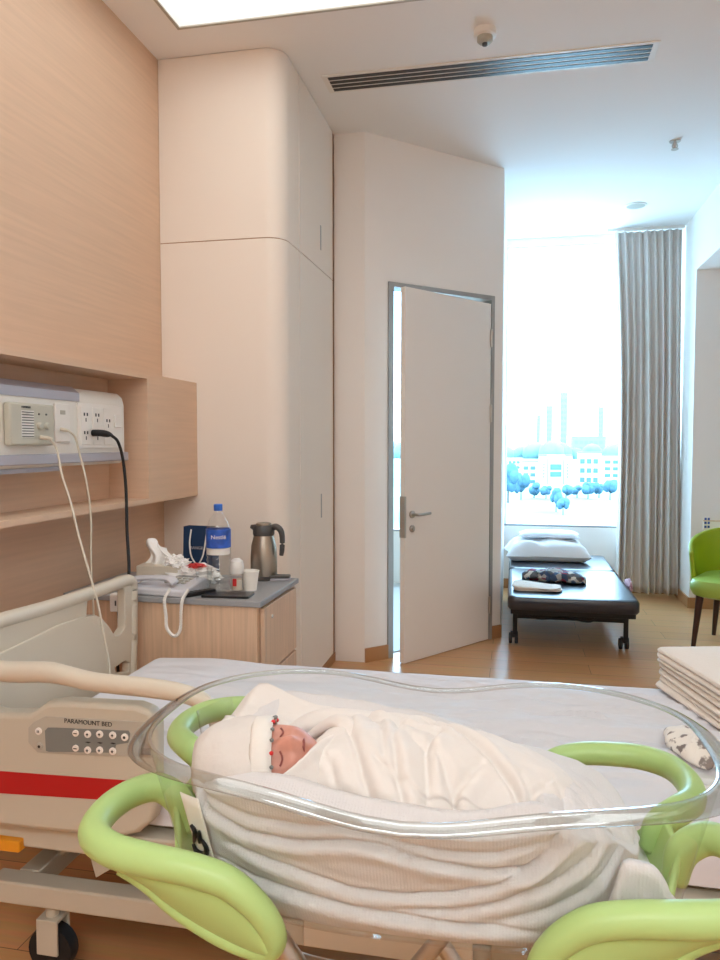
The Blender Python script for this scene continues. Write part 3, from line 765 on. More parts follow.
# ------------------------------------------------------------ bedside cabinet and what stands on it
CZ = .80
def cabinet():
    t = thing('bedside_cabinet', (-1.33, 2.95, 0), 'light wood bedside cabinet with grey worktop between bed and wardrobe', 'cabinet')
    x0, x1, y0, y1 = -1.75, -.945, 2.63, 3.12
    obj('carcass', B(x0, x1, y0, y1, .06, CZ-.022), 'wood_cabinet', t, world=True, smooth=False)
    obj('plinth', B(x0, x1-.03, y0+.02, y1, 0, .06), 'wood_dark_edge', t, world=True, smooth=False)
    obj('worktop', B(x0, x1+.02, y0-.015, y1, CZ-.022, CZ), 'counter_grey', t, world=True, bevel=.003)
    xd = x1+.002
    d = obj('flap_door', B(xd, xd+.018, y0+.03, y1-.04, .50, CZ-.035), 'wood_cabinet', t, world=True, bevel=.002)
    bm = BM(); lathe(bm, [(.008, 0), (.007, .004)], (xd+.018, y0+.12, .715), 16, axis='x'); obj('lock', bm, 'steel', d, world=True)
    for z0, z1 in ((.29, .49), (.08, .28)):
        obj('drawer', B(xd, xd+.018, y0+.03, y1-.04, z0, z1), 'wood_cabinet', t, world=True, bevel=.002)
cabinet()
t = thing('socket_box', (-1.50, 2.598, .70), 'small white socket box on the side of the bedside cabinet', 'socket box')
v = py_(121, 602, 2.60)
t.location = v; WM[t.name] = Matrix.Translation(v)
obj('housing', B(-.035, .035, -.025, .014, -.035, .035), 'white_plastic', t, bevel=.005)
for x in (-.012, .006): obj('socket_hole', B(x, x+.006, -.026, -.0245, -.01, .01), 'dark_grey_plastic', t, smooth=False)
bm = BM(); tube(bm, [(0, -.02, -.035), (.004, -.02, -.12), (-.02, -.0, -.22), (-.01, 0, -.35)], .006); obj('cord', bm, 'black_rubber', t)

def on_cab(px, py): v = pz(px, py, CZ); return v
# telephone
def telephone():
    c = on_cab(178, 594)
    t = thing('desk_telephone', (c.x-.06, 2.73, CZ), 'white desk telephone with coiled cord hanging over the cabinet edge', 'telephone', rotz=math.radians(-6))
    bm = BM(); prism(bm, [(-.10, 0), (.10, 0), (.10, .045), (.06, .052), (-.10, .028)], lambda a, b, d: (d, a, b), -.11, .13); obj('base', bm, 'phone_white', t, bevel=.008)
    bm = BM(); tube(bm, [(-.125, -.06, .035), (-.11, -.06, .052), (-.07, -.06, .062), (.01, -.06, .066), (.05, -.06, .062), (.068, -.06, .048)], [.022, .025, .018, .018, .025, .022], 12, 5, flat=.6); obj('handset', bm, 'phone_white', t)
    for i in range(4):
        for j in range(3):
            z = .041+(j*.022-.005)*.1
            obj('key', B(.0+i*.025, .016+i*.025, -.03+j*.028, -.012+j*.028, .040+.003*j, .047+.003*j), 'bezel_grey', t, bevel=.002)
    obj('display', B(.0, .09, .055, .085, .046, .053), 'pad_grey', t, bevel=.002)
    # coiled cord
    A = t.location+Vector((.03, -.09, .02)); pts = []
    e = [Vector((c.x-.055, 2.63, CZ+.03)), Vector((c.x-.052, 2.585, CZ-.0)), py_(166, 615, 2.578), py_(167, 628, 2.575), py_(174, 636, 2.572), py_(180, 630, 2.572), py_(181, 610, 2.575), Vector((py_(182, 600, 2.58).x, 2.585, CZ+.004)), Vector((py_(184, 590, 2.6).x, 2.635, CZ+.03))]
    e[0].x = e[1].x = py_(164, 600, 2.58).x
    Q = catmull(e, 30); n = len(Q)
    for i, p in enumerate(Q):
        tt = (Q[min(i+1, n-1)]-Q[max(i-1, 0)]).normalized(); a = tt.cross(Vector((0, 1, 0)));
        a = a.normalized() if a.length > .1 else Vector((1, 0, 0)); b = tt.cross(a)
        for k in range(2):
            an = (i*2+k)/2*2*PI/2.5; pts.append(p+(a*math.cos(an)+b*math.sin(an))*.0045)
    bm = BM(); tube(bm, pts, .0026, 6, smooth=False); obj('coiled_cord', bm, 'white_plastic', t, world=True)
telephone()
def bottle():
    c = on_cab(218, 594)
    t = thing('water_bottle', (c.x, c.y+.01, CZ+.008), 'tall clear plastic water bottle with blue cap and blue label', 'bottle')
    r = .048
    prof = [(.03, .0), (.044, .003), (r, .012)]
    z = .03
    while z < .15: prof += [(r, z), (r-.003, z+.008), (r, z+.016)]; z += .02
    prof += [(r, .175), (r, .24), (.046, .255), (.036, .285), (.022, .305), (.0145, .318), (.0145, .33)]
    bm = BM(); lathe(bm, prof, seg=36); obj('body', bm, 'bottle_clear', t)
    bm = BM(); lathe(bm, [(a-.003, b+.003) for a, b in prof[:-4]]); obj('water', bm, 'water_clear', t)
    bm = BM(); lathe(bm, [(.017, .322), (.0175, .345), (.015, .348)], seg=28); obj('cap', bm, 'blue_cap', t)
    bm = BM(); lathe(bm, [(r+.001, .178), (r+.001, .25), (r-.001, .251), (r-.001, .178)], seg=36, cap=False); lb = obj('label_band', bm, 'bottle_label_blue', t)
    cr = Vector((-t.location.x, -t.location.y, 0)).normalized(); right = Vector((0, 0, 1)).cross(cr)
    right = -cr.cross(Vector((0, 0, 1)))
    text_obj('lettering', 'Nestlé', .022, frame_m(t.location+cr*(r+.0035)+Vector((0, 0, .222)), right, (0, 0, 1)), 'white_plastic', t)
    bm = BM(); lathe(bm, [(.046, .151), (.046, .176), (.0455, .176), (.0455, .151)], seg=36, cap=False); obj('lower_band', bm, 'paper_white', t)
bottle()
def jug():
    c = on_cab(264, 579)
    t = thing('thermos_jug', (c.x, c.y, CZ), 'brushed steel thermos jug with dark grey lid and handle', 'jug')
    bm = BM(); lathe(bm, [(.057, .016), (.058, .02), (.058, .10), (.054, .15), (.045, .185), (.043, .20)], seg=40); obj('body', bm, 'brushed_steel', t)
    bm = BM(); lathe(bm, [(.056, .0), (.060, .003), (.060, .018), (.057, .019)], seg=40); obj('base_ring', bm, 'dark_grey_plastic', t)
    bm = BM(); lathe(bm, [(.044, .193), (.047, .20), (.047, .232), (.042, .238)], seg=40); tube(bm, [(-.03, -.01, .225), (-.055, -.012, .232)], [.018, .008], smooth=False); obj('collar', bm, 'dark_grey_plastic', t)
    bm = BM(); lathe(bm, [(.034, .236), (.034, .246), (.028, .249)], seg=32); obj('lid', bm, 'brushed_steel', t)
    bm = BM(); tube(bm, [(.035, -.004, .225), (.06, -.006, .232), (.082, -.01, .215), (.088, -.01, .18), (.086, -.01, .13), (.083, -.01, .108)], [.014, .014, .013, .012, .011, .009], 12, 6); obj('handle', bm, 'dark_grey_plastic', t)
jug()
c = on_cab(252, 589)
t = thing('paper_cup', (c.x, c.y-.02, CZ), 'empty white paper cup next to the thermos jug', 'cup')
bm = BM(); lathe(bm, [(.026, .0), (.026, .003), (.036, .078), (.0345, .078), (.025, .004)], seg=32, cap=False); f = bm.faces.new([bm.verts.new((.026*math.cos(2*PI*j/32), .026*math.sin(2*PI*j/32), .004)) for j in range(32)]); obj('cup_wall', bm, 'paper_white', t)
bm = BM(); tube(bm, [(.036*math.cos(2*PI*j/32), .036*math.sin(2*PI*j/32), .078) for j in range(32)], .002, 8, closed=True, smooth=False); obj('rolled_rim', bm, 'paper_white', t)
c = on_cab(237, 592)
t = thing('baby_bottle', (c.x, c.y-.0, CZ+.008), 'small clear bottle with white dome cap beside the water bottle', 'bottle')
bm = BM(); lathe(bm, [(.020, 0), (.025, .003), (.025, .065), (.022, .075)], seg=28); obj('body', bm, 'bottle_clear', t)
bm = BM(); lathe(bm, [(.021, .003), (.021, .045)], seg=24); obj('milk', bm, 'cream_plastic', t)
bm = BM(); lathe(bm, [(.027, .068), (.028, .073), (.028, .10), (.024, .118), (.012, .127), (.002, .128)], seg=28); obj('cap', bm, 'white_plastic', t)
obj('printed_label', B(-.008, .008, -.0258, -.0248, .02, .05), 'red_print', t, label='small red print')
c = on_cab(207, 590)
t = thing('plastic_cup', (c.x+.0, c.y-.03, CZ), 'clear plastic cup standing left of the water bottle', 'cup')
bm = BM(); lathe(bm, [(.024, 0), (.025, .002), (.034, .095), (.033, .095), (.024, .003)], seg=28, cap=False); obj('cup_wall', bm, 'bottle_clear', t)
bm = BM(); tube(bm, [(.0335*math.cos(2*PI*j/28), .0335*math.sin(2*PI*j/28), .095) for j in range(28)], .0018, 8, closed=True, smooth=False); obj('rim', bm, 'bottle_clear', t)
c = on_cab(222, 599)
t = thing('smartphone', (c.x-.0, 2.70, CZ), 'black smartphone lying flat beneath the water bottle', 'phone', rotz=math.radians(4))
bm = BM(); prism(bm, rrect(.19, .10, .012), lambda a, b, d: (a, b, d), 0, .008); obj('case', bm, 'black_plastic', t)
bm = BM(); prism(bm, rrect(.18, .09, .01), lambda a, b, d: (a, b, d), .008, .0083); obj('screen', bm, 'vinyl_navy', t)
c = on_cab(197, 596)
t = thing('remote_control', (c.x+.0, c.y+.02, CZ), 'slim black remote control lying between telephone and smartphone', 'remote', rotz=math.radians(52))
bm = BM(); prism(bm, rrect(.14, .034, .012), lambda a, b, d: (a, b, d), 0, .018); obj('case', bm, 'black_plastic', t, bevel=.004)
for i in range(4): obj('key', B(-.04+i*.02, -.03+i*.02, -.006, .006, .018, .020), 'dark_grey_plastic', t)
# blue paper bag with white rope handles
def bag():
    t = thing('paper_bag', (-1.395, 3.15, CZ), 'dark blue paper gift bag with white cord handles against the wardrobe', 'bag', rotz=math.radians(-6))
    w, d, h = .078, .07, .215
    for nm, m_, bmx in (('bag_body', 'navy_paper', None),):
        bm = BM()
        p = [(-w, -d/2), (w*.9, -d/2), (w*.9, d/2), (-w, d/2)]
        top = [(-w, -d/2+.012), (w*.9, -d/2+.012), (w*.9, d/2-.012), (-w, d/2-.012)]
        r = [[Vector((a, b, 0)) for a, b in p], [Vector((a, b, h)) for a, b in top]]
        rings(bm, r, cap1=False)
        obj(nm, bm, m_, t, smooth=False, solid=.002)
    bm = BM(); tube(bm, [(-.035, -d/2+.004, h-.012), (-.034, -d/2-.012, h-.07), (-.022, -d/2-.02, h-.13), (.008, -d/2-.02, h-.165), (.035, -d/2-.02, h-.13), (.045, -d/2-.012, h-.07), (.046, -d/2+.004, h-.012)], .0035, 8); obj('cord_handle', bm, 'white_plastic', t)
    text_obj('lettering', 'BANGKOK', .020, frame_m(WM[t.name] @ Vector((.012, -d/2-.004, h*.56)), (math.cos(-.105), math.sin(-.105), 0), (0, .05, 1)), 'console_grey', t)
bag()
def tissues():
    c = on_cab(160, 583)
    t = thing('tissue_box', (-1.50, 2.93, CZ), 'cream tissue box with white tissues pulled out at the wall end of the cabinet', 'tissue box', rotz=math.radians(8))
    obj('box', B(-.075, .115, -.06, .06, 0, .075), 'cream_plastic', t, bevel=.004)
    bm = BM()
    def f(u, v):
        a = (u-.5)*.13; h = .09*v
        return Vector((a*(1-.35*v)+.018*math.sin(v*5), .020*math.sin(u*11+v*3)*(1-.3*v)+.03*v*v, .07+h*(1+.25*math.sin(u*4+.6))))
    grid(bm, f, 24, 12); obj('tissue', bm, 'tissue_white', t, solid=.0015, angle=180)
    # crumpled wrapping bag with red print
    t = thing('plastic_bag', (-1.325, 2.93, CZ), 'crumpled white plastic bag with red print behind the telephone', 'plastic bag')
    def blob(sx, sy, sz, seed, amp):
        bm = BM(); bmesh.ops.create_icosphere(bm, subdivisions=4, radius=1)
        for v in bm.verts:
            n = v.co.normalized(); k = 1+amp*fb(n.x*2.2+seed, n.y*2.2, n.z*2.2, 4)
            v.co = Vector((n.x*sx*k, n.y*sy*k, max(0, n.z*sz*k*.9+sz*.75)))
        return bm
    obj('bag_film', blob(.10, .075, .045, 1, .6), 'tissue_white', t, angle=30)
    bm = blob(.035, .035, .010, 5, .5); bmesh.ops.translate(bm, vec=(.015, -.03, .070), verts=bm.verts); obj('red_wrapper', bm, 'red_print', t, angle=30)
    bm = blob(.05, .05, .03, 9, .7); bmesh.ops.translate(bm, vec=(-.09, -.0, .06), verts=bm.verts); obj('bag_knot', bm, 'tissue_white', t, angle=30)
tissues()
c = on_cab(278, 575)
t = thing('glasses_case', (-.995, 3.055, CZ), 'small flat grey case lying at the right end of the cabinet top', 'case', rotz=math.radians(12))
bm = BM(); prism(bm, rrect(.10, .05, .012), lambda a, b, d: (a, b, d), 0, .010); obj('lower_shell', bm, 'console_grey', t, bevel=.003)
bm = BM(); prism(bm, rrect(.10, .05, .012), lambda a, b, d: (a, b, d), .011, .022); obj('upper_shell', bm, 'dark_grey_plastic', t, bevel=.003)

# ------------------------------------------------------------ daybed at the window
def daybed():
    t = thing('folding_daybed', (.37, 5.7, 0), 'black vinyl folding daybed on wheels beneath the window', 'daybed')
    x0, x1 = -.03, .79; z = .40
    def pad(y0, y1, nm):
        bm = BM()
        out = []
        for ins, zz in ((.01, z-.09), (0, z-.075), (0, z-.02), (.008, z-.006), (.025, z), (.03, z), (.034, z), (.2, z)):
            out.append([Vector((a+(x0+x1)/2, b+(y0+y1)/2, zz)) for a, b in rrect(x1-x0-2*ins, y1-y0-2*ins, max(.012, .045-ins*.6), 6)])
        rings(bm, out); obj(nm, bm, 'vinyl_navy', t, world=True)
    pad(4.86, 5.98, 'seat_pad'); pad(5.985, 6.80, 'head_pad')
    bm = BM(); box(bm, x0+.02, x1-.02, 4.90, 6.78, z-.125, z-.092); obj('pad_frame', bm, 'black_metal', t, world=True, bevel=.004)
    for y in (5.18, 6.55):
        for x in (x0+.05, x1-.04):
            obj('leg', B(x-.015, x+.015, y-.015, y+.015, .07, z-.12), 'black_metal', t, world=True, bevel=.003)
            bm = BM(); lathe(bm, [(.01, -.012), (.036, -.011), (.038, 0), (.036, .011), (.01, .012)], (x-.03, y+.02, .0385), 20, axis='x'); lathe(bm, [(.01, -.012), (.036, -.011), (.038, 0), (.036, .011), (.01, .012)], (x+.01, y+.02, .0385), 20, axis='x'); box(bm, x-.03, x+.02, y-.01, y+.03, .05, .085); obj('caster', bm, 'black_rubber', t, world=True)
        obj('cross_bar', B(x0+.06, x1-.05, y-.012, y+.012, .185, .215), 'black_metal', t, world=True, bevel=.003)
    for x in (x0+.05, x1-.04): obj('side_bar', B(x-.01, x+.01, 5.2, 6.55, .19, .212), 'black_metal', t, world=True, bevel=.002)
    bm = BM(); tube(bm, [(.08, 5.0, .28), (.16, 5.0, .23), (.35, 5.0, .24), (.50, 5.0, .225), (.56, 5.0, .28)], .007); obj('spring_wire', bm, 'black_metal', t, world=True)
daybed()
def cushion(name, c, sx, sy, sz, m, label, cat, amp=.15, seed=0, flatb=.25, world_rot=0):
    bm = BM(); bmesh.ops.create_cube(bm, size=2); bmesh.ops.subdivide_edges(bm, edges=bm.edges[:], cuts=15, use_grid_fill=True)
    for v in bm.verts:
        x, y, z = v.co
        e = max(abs(x), abs(y)); k = (1-abs(x)**4)*(1-abs(y)**4)
        zz = z*(k**.42)
        kk = 1+.05*(abs(x)*abs(y))
        n = amp*fb(x*1.6+seed, y*2.2, z*.5)+amp*.5*fb(x*4+seed, y*6, z)
        zz = zz*(1+n)
        v.co = Vector((x*sx*kk*(1-.06*(1-abs(y))*abs(x)), y*sy*kk*(1-.06*(1-abs(x))*abs(y)), max(zz*sz, -sz*flatb)+sz*flatb))
    bmesh.ops.rotate(bm, cent=(0, 0, 0), matrix=Matrix.Rotation(world_rot, 3, 'Z'), verts=bm.verts)
    bmesh.ops.translate(bm, vec=c, verts=bm.verts)
    o = obj(name, bm, m, angle=180, sub=1); tag(o, label, cat); return o
cushion('bed_pillow', (.28, 6.52, .402), .335, .25, .135, 'pillow_white', 'white pillow lying at the window end of the black daybed', 'pillow', .25, 2, .35, .05)
cushion('folded_pillowcase', (.30, 6.56, .585), .25, .16, .04, 'sheet_white', 'white folded cover lying on top of the daybed pillow', 'pillowcase', .2, 7, .3, -.05)
def plaid_clothes():
    bm = BM(); pts = []
    p0 = pz(522, 573, .44); p1 = pz(586, 578, .44)
    V = p1-p0; n = 40; out = []
    for i in range(n+1):
        u = i/n; c = p0+V*u
        r = .062*(math.sin(PI*min(1, max(0, (u*.94+.03))))**.35)
        ring = []
        for j in range(28):
            a = 2*PI*j/28
            k = 1+.35*fb(u*7, math.cos(a)*1.5, math.sin(a)*1.5)
            ring.append(Vector((c.x+.01*fb(j, u*5, 1), c.y+math.cos(a)*r*1.7*k, .402+max(0, (math.sin(a)*r*k*.75+r*.6)))))
        out.append(ring)
    rings(bm, out)
    tag(obj('plaid_clothing', bm, 'plaid_cloth', angle=180), 'rolled grey and red plaid clothing on the black daybed', 'clothing')
plaid_clothes()
c = pz(538, 589, .41); folded_stack('folded_cloth', c.x-.005, c.y+.03, .402, .33, .20, 2, math.radians(-3), 'towel_cream', 'flat folded cream cloth at the near end of the daybed', 'cloth', .018, 5)
c = pz(601, 582, .40)
bm = BM(); bmesh.ops.create_icosphere(bm, subdivisions=3, radius=1)
for v in bm.verts: n_ = v.co.copy(); k = 1+.3*fb(n_.x*2, n_.y*2, n_.z*2); v.co = Vector((.815+n_.x*.022*k, 5.55+n_.y*.12*k, .37+n_.z*.05*k))
mat('pink_cloth', (200, 160, 172), .9)
tag(obj('pink_cloth', bm, 'pink_cloth'), 'small pale pink cloth hanging off the right edge of the daybed', 'cloth')

# ------------------------------------------------------------ green chair, side table with leaflet
def chair():
    t = thing('green_armchair', (1.50, 5.42, 0), 'lime green shell armchair with dark wooden legs at the right', 'chair', rotz=math.radians(62))
    # seat: faces the room's left; local x towards the back (right)
    bm = BM(); out = []
    for ins, z in ((.05, .36), (.015, .375), (0, .41), (.0, .45), (.015, .475), (.06, .485)):
        out.append([Vector((a-.02, b-.03, z)) for a, b in rrect(.60-2*ins, .56-2*ins, .14-ins*.5, 8)])
    rings(bm, out); obj('seat', bm, 'chair_seat_green', t)
    def f(u, v):
        a = math.radians(-118+236*u)      # wrap around the back, opening to -x
        top = .80-.16*abs(2*u-1)**2.2
        z = .38+(top-.38)*v
        r = 1+.10*v
        x = -.0+.27*r*math.cos(a)+.01; y = -.03+.30*r*math.sin(a)
        return Vector((x, y, z))
    bm = BM(); grid(bm, f, 40, 12); obj('backrest', bm, 'chair_green', t, solid=.03, bevel=.01, angle=60)
    for sx, sy in ((-1, -1), (-1, 1), (1, -1), (1, 1)):
        bm = BM(); a = Vector((sx*.23-.02, sy*.20-.03, .37)); b = Vector((sx*.26-.02, sy*.23-.03, 0))
        tube(bm, [a, b], [.025, .014], 12, smooth=False); obj('leg', bm, 'dark_wood', t)
chair()
def side_table():
    t = thing('pedestal_table', (1.75, 6.1, 0), 'small round pedestal side table behind the green armchair', 'table')
    bm = BM(); lathe(bm, [(.17, 0), (.17, .012), (.03, .02), (.02, .03)]); obj('base', bm, 'steel', t)
    bm = BM(); lathe(bm, [(.02, .02), (.02, .70)]); obj('pole', bm, 'steel', t)
    bm = BM(); lathe(bm, [(.25, .70), (.26, .705), (.26, .72), (.25, .725)], seg=40); obj('tabletop', bm, 'white_plastic', t)
    t = thing('leaflet_stand', (1.60, 6.05, .725), 'small printed card stand on the side table behind the green armchair', 'leaflet stand')
    v = py_(703, 521, 6.05); w = py_(745, 535, 6.05)
    obj('card', B(v.x-1.6, v.x-1.6+.16, -.01, .0, .0, v.z-.725), 'paper_white', t)
    bm = BM(); x0 = v.x-1.6
    for i in range(3): 
        for k in range(2): box(bm, x0+.008+k*.022, x0+.024+k*.022, -.0115, -.01, .02+i*.03, .038+i*.03)
    obj('printed_blocks', bm, 'bottle_label_blue', t, smooth=False)
    obj('top_edge', B(x0, x0+.16, -.012, .002, v.z-.725, v.z-.719), 'wood_cabinet', t)
side_table()

# ------------------------------------------------------------ bassinet
TC = Vector((-.122, 1.02, 0)); TH = .019; TA, TB_ = .388, .232
def sup(a, b, t, n=2.95):
    c, s = math.cos(t), math.sin(t)
    return a*math.copysign(abs(c)**(2/n), c), b*math.copysign(abs(s)**(2/n), s)
def tubxy(u, v): return Vector((TC.x+u*math.cos(TH)-v*math.sin(TH), TC.y+u*math.sin(TH)+v*math.cos(TH), 0))
def rimz(u): q = u/TA; return 1.005-.032*math.exp(-(q/.36)**2)-.010*q*q
ZB = .790
def wallpt(t, k, ins=0):
    """k 0 at the rim, 1 at the tub bottom"""
    kk = k**1.0
    sh = .011+.050*kk
    if k > .8: sh += .03*((k-.8)/.2)**2
    u, v = sup(TA-sh-ins, TB_-sh*.85-ins, t)
    z = (rimz(u)-.002)*(1-k)+ZB*k
    p = tubxy(u, v); p.z = z; return p
def bassinet():
    t = thing('baby_bassinet', (TC.x, TC.y, 0), 'clear plastic newborn bassinet with lime green handles in front of the bed', 'bassinet')
    N = 160
    # tub walls and floor
    bm = BM(); K = 14
    rs = [[wallpt(2*PI*j/N, k/K) for j in range(N)] for k in range(K+1)]
    bt = [tubxy(*sup(.20, .10, 2*PI*j/N))+Vector((0, 0, ZB-.004)) for j in range(N)]
    rings(bm, rs+[bt], cap0=False, cap1=True)
    obj('clear_tub', bm, 'tub_clear', t, world=True, angle=80)
    # rim flange
    bm = BM(); rs = []
    for j in range(N):
        a = 2*PI*j/N; u, v = sup(TA, TB_, a); c = tubxy(u, v); c.z = rimz(u)
        u2, v2 = sup(TA+.01, TB_+.01, a); o = tubxy(u2, v2)-tubxy(u, v); o.z = 0
        o = o.normalized() if o.length > 1e-6 else Vector((1, 0, 0))
        w = .011+.008*(abs(u)/TA)**4
        up = Vector((0, 0, 1)); dn = o*w*.92-up*w*.35
        ring = []
        for i in range(12):
            q = 2*PI*i/12; ring.append(c+dn*math.cos(q)*1.0+(up+o*.3).normalized()*.0045*math.sin(q))
        rs.append(ring)
    rings(bm, rs, loop=True)
    obj('rim', bm, 'rim_clear', t, world=True, angle=80)
    # green corner handles
    def mir(p, sx, sy):   # template given for the near-left corner in tub axes
        u, v, z = p
        return tubxy(u*sx, v*sy)+Vector((0, 0, z))
    L = [(-.345, -.212, .884), (-.315, -.207, .862), (-.285, -.204, .836), (-.25, -.203, .815), (-.215, -.203, .801), (-.185, -.205, .795), (-.163, -.208, .797), (-.152, -.213, .815), (-.158, -.219, .840), (-.177, -.224, .866), (-.207, -.227, .888), (-.25, -.229, .899), (-.30, -.227, .903), (-.355, -.218, .905), (-.398, -.186, .905), (-.412, -.130, .905), (-.402, -.078, .905), (-.375, -.050, .902), (-.345, -.045, .880), (-.335, -.045, .840)]
    R = [.012, .011, .011, .011, .012, .012, .0135, .015, .016, .017, .018, .0185, .019, .0195, .0195, .0195, .0195, .020, .020, .016]
    for sx in (1, -1):
        for sy in (1, -1):
            us, dz = {(1, 1): (1.0, 0), (1, -1): (1.0, .020), (-1, 1): (.96, 0), (-1, -1): (.90, -.016)}[(sx, sy)]
            def mk(p, dv=0): return mir((-.15+(p[0]+.15)*us, p[1]+dv, p[2]+dz*min(1, max(0, (p[2]-.80)/.07))), sx, sy)
            bm = BM(); tube(bm, [mk(p) for p in (L if sy > 0 else L[3:])], R if sy > 0 else R[3:], 20, 6); h = obj('handle', bm, 'green_plastic', t, world=True, angle=180)
            top = catmull([mk(p, .004) for p in ([L[7], L[8], L[9], L[10], L[11], L[12], (-.345, -.220, .900)] if sy > 0 else [L[7], L[8], L[9], L[10]])], 5)
            bot = catmull([mk(p, .004) for p in ([L[6], L[5], L[4], L[3], L[2], L[1], L[0]] if sy > 0 else [L[6], L[5], L[4], L[3]])], 5); n = len(top)-1
            out = (tubxy(0, -sy)-tubxy(0, 0))
            def f(u, v):
                i = u*n; a = int(min(i, n-1)); fr = i-a
                T_ = top[a].lerp(top[a+1], fr); B_2 = bot[a].lerp(bot[a+1], fr)
                return T_.lerp(B_2, v)+out*(.016*math.sin(PI*v)**.5-.002)
            bm = BM(); grid(bm, f, n, 14); obj('bracket', bm, 'green_plastic', h, world=True, solid=.010, bevel=.003, angle=60)
    # end plates linking the two loops, following the tub
    for sx in (1, -1):
        dz = 0 if sx == 1 else -.01
        def g(u, v):
            b = (u-.5)*2*(.062+.085*v**2); a = .352-.06*abs(b/.20)**3
            if sx < 0: a *= .95
            return mir((-(a-.030*v), b, .902-.012*math.sin(PI*u)-.10*v+dz), sx, 1)
        bm = BM(); grid(bm, g, 24, 10); obj('end_plate', bm, 'green_plastic', t, world=True, solid=.010, bevel=.004, angle=180)
    # support frame and stand
    bm = BM()
    for sy in (1, -1):
        tube(bm, [mir((-.16, sy*.195, .79), 1, 1), mir((-.10, sy*.17, .755), 1, 1), mir((.10, sy*.17, .755), 1, 1), mir((.16, sy*.195, .79), 1, 1)], .011, 12, 6)
    obj('support_tube', bm, 'steel', t, world=True)
    for sy in (1, -1):
        bm = BM(); tube(bm, [mir((-.155, sy*-.19, .80), 1, 1), mir((.34, sy*-.17, .10), 1, 1)], .014, 14, smooth=False); obj('stand_leg', bm, 'steel', t, world=True)
        bm = BM(); tube(bm, [mir((.155, sy*-.16, .78), 1, 1), mir((-.34, sy*-.14, .10), 1, 1)], .014, 14, smooth=False); obj('stand_leg', bm, 'steel', t, world=True)
    for sx in (1, -1):
        bm = BM(); tube(bm, [mir((sx*.34, -.19, .10), 1, 1), mir((sx*.34, .19, .10), 1, 1)], .013, 12, smooth=False); obj('foot_bar', bm, 'steel', t, world=True)
        for sy in (1, -1):
            c = mir((sx*.34, sy*.185, .045), 1, 1)
            bm = BM(); lathe(bm, [(.01, -.012), (.043, -.011), (.045, 0), (.043, .011), (.01, .012)], c, 20, axis='y'); tube(bm, [c, c+Vector((0, 0, .06))], .009, smooth=False); obj('caster', bm, 'black_rubber', t, world=True)
    # marker card on the end of the near wall and clear card holder at the head end
    def strip(name, t0, t1, k0, k1, m_, ins, thick=.001, lab=None):
        bm = BM(); grid(bm, lambda u, v: wallpt(t0+(t1-t0)*u, k0+(k1-k0)*v, ins), 10, 6)
        return obj(name, bm, m_, t, world=True, solid=thick, label=lab)
    tc = PI+.86
    strip('emblem_card', tc-.07, tc+.07, .18, .62, 'paper_white', .002, lab='white card with black bird emblem')
    strip('emblem_bar', tc-.07, tc+.06, .58, .66, 'black_plastic', -.0005)
    # black emblem: body, head and wing strokes
    bm = BM()
    def W(tt, kk): return wallpt(tc+tt, kk, -.0008)
    tube(bm, [W(-.06, .52), W(-.05, .56), W(-.01, .57), W(.035, .55), W(.05, .50), W(.03, .46)], [.002, .003, .004, .004, .003, .002], 8)
    tube(bm, [W(-.045, .50), W(-.02, .45), W(-.01, .41), W(-.03, .38)], [.002, .003, .003, .002], 8)
    tube(bm, [W(.015, .48), W(.02, .43), W(.03, .40)], [.003, .003, .0015], 8)
    obj('emblem', bm, 'black_plastic', t, world=True)
    strip('card_holder', PI-.55, PI-.20, .12, .55, 'bottle_clear', -.004, .002)
    return t
bassinet()

CB = Vector((-.135, 1.02, 0))
def lerp_t(x, tab):
    if x <= tab[0][0]: return tab[0][1]
    for (a, va), (b, vb) in zip(tab, tab[1:]):
        if x <= b:
            k = (x-a)/(b-a); k = k*k*(3-2*k); return va+(vb-va)*k
    return tab[-1][1]
FAR = [(-.45, .965), (-.40, .985), (-.33, .975), (-.27, .965), (-.17, .955), (-.06, .935), (.01, .915), (.13, .900), (.2, .88)]
NEAR = [(-.46, .960), (-.40, .978), (-.30, .985), (-.15, .968), (-.05, .962), (.06, .975), (.11, .960), (.17, .90)]
CREASE = [  # (crease line on the near wall, depth): the swags of the hanging blanket
    ([(185, 785), (205, 815), (245, 833), (295, 840), (345, 836), (380, 840), (430, 858), (489, 870), (529, 872), (552, 850), (562, 832)], 1.0),
    ([(235, 850), (265, 864), (300, 876), (350, 893), (400, 899), (450, 897), (500, 886), (547, 862), (575, 835)], .9),
    ([(200, 800), (250, 816), (300, 822), (345, 822), (400, 838), (450, 850), (500, 852), (540, 842)], .6),
    ([(400, 915), (450, 915), (500, 908), (550, 892), (590, 866), (610, 840)], .8),
    ([(500, 930), (550, 918), (590, 900), (612, 880), (630, 855)], .6),
    ([(215, 870), (245, 884), (300, 900), (350, 912), (400, 922), (450, 930), (520, 940)], .9)]
CR = []
for _p, _a in CREASE:
    q = [py_(a, b, .83) for a, b in _p]; CR.append(([(v.x, v.z) for v in q], _a))
def swoop(x, z):
    """fold relief on the side that leans on the wall: negative is a crease"""
    h = 0
    for tab, amp in CR:
        xa, xb = tab[0][0], tab[-1][0]
        if x < xa-.03 or x > xb+.03: continue
        zc = tab[0][1] if x <= xa else tab[-1][1]
        for (a, va), (b, vb) in zip(tab, tab[1:]):
            if a <= x <= b: zc = va+(vb-va)*(x-a)/(b-a); break
        ed = min(1, max(0, (x-xa+.03)/.06))*min(1, max(0, (xb+.03-x)/.06))
        d = z-zc
        h += ed*amp*(-.011*math.exp(-(d/.0042)**2)+.006*math.exp(-((d+.013)/.010)**2)-.004*math.exp(-((d-.012)/.012)**2))
    return h+.003*fb(x*7, z*9, 3)
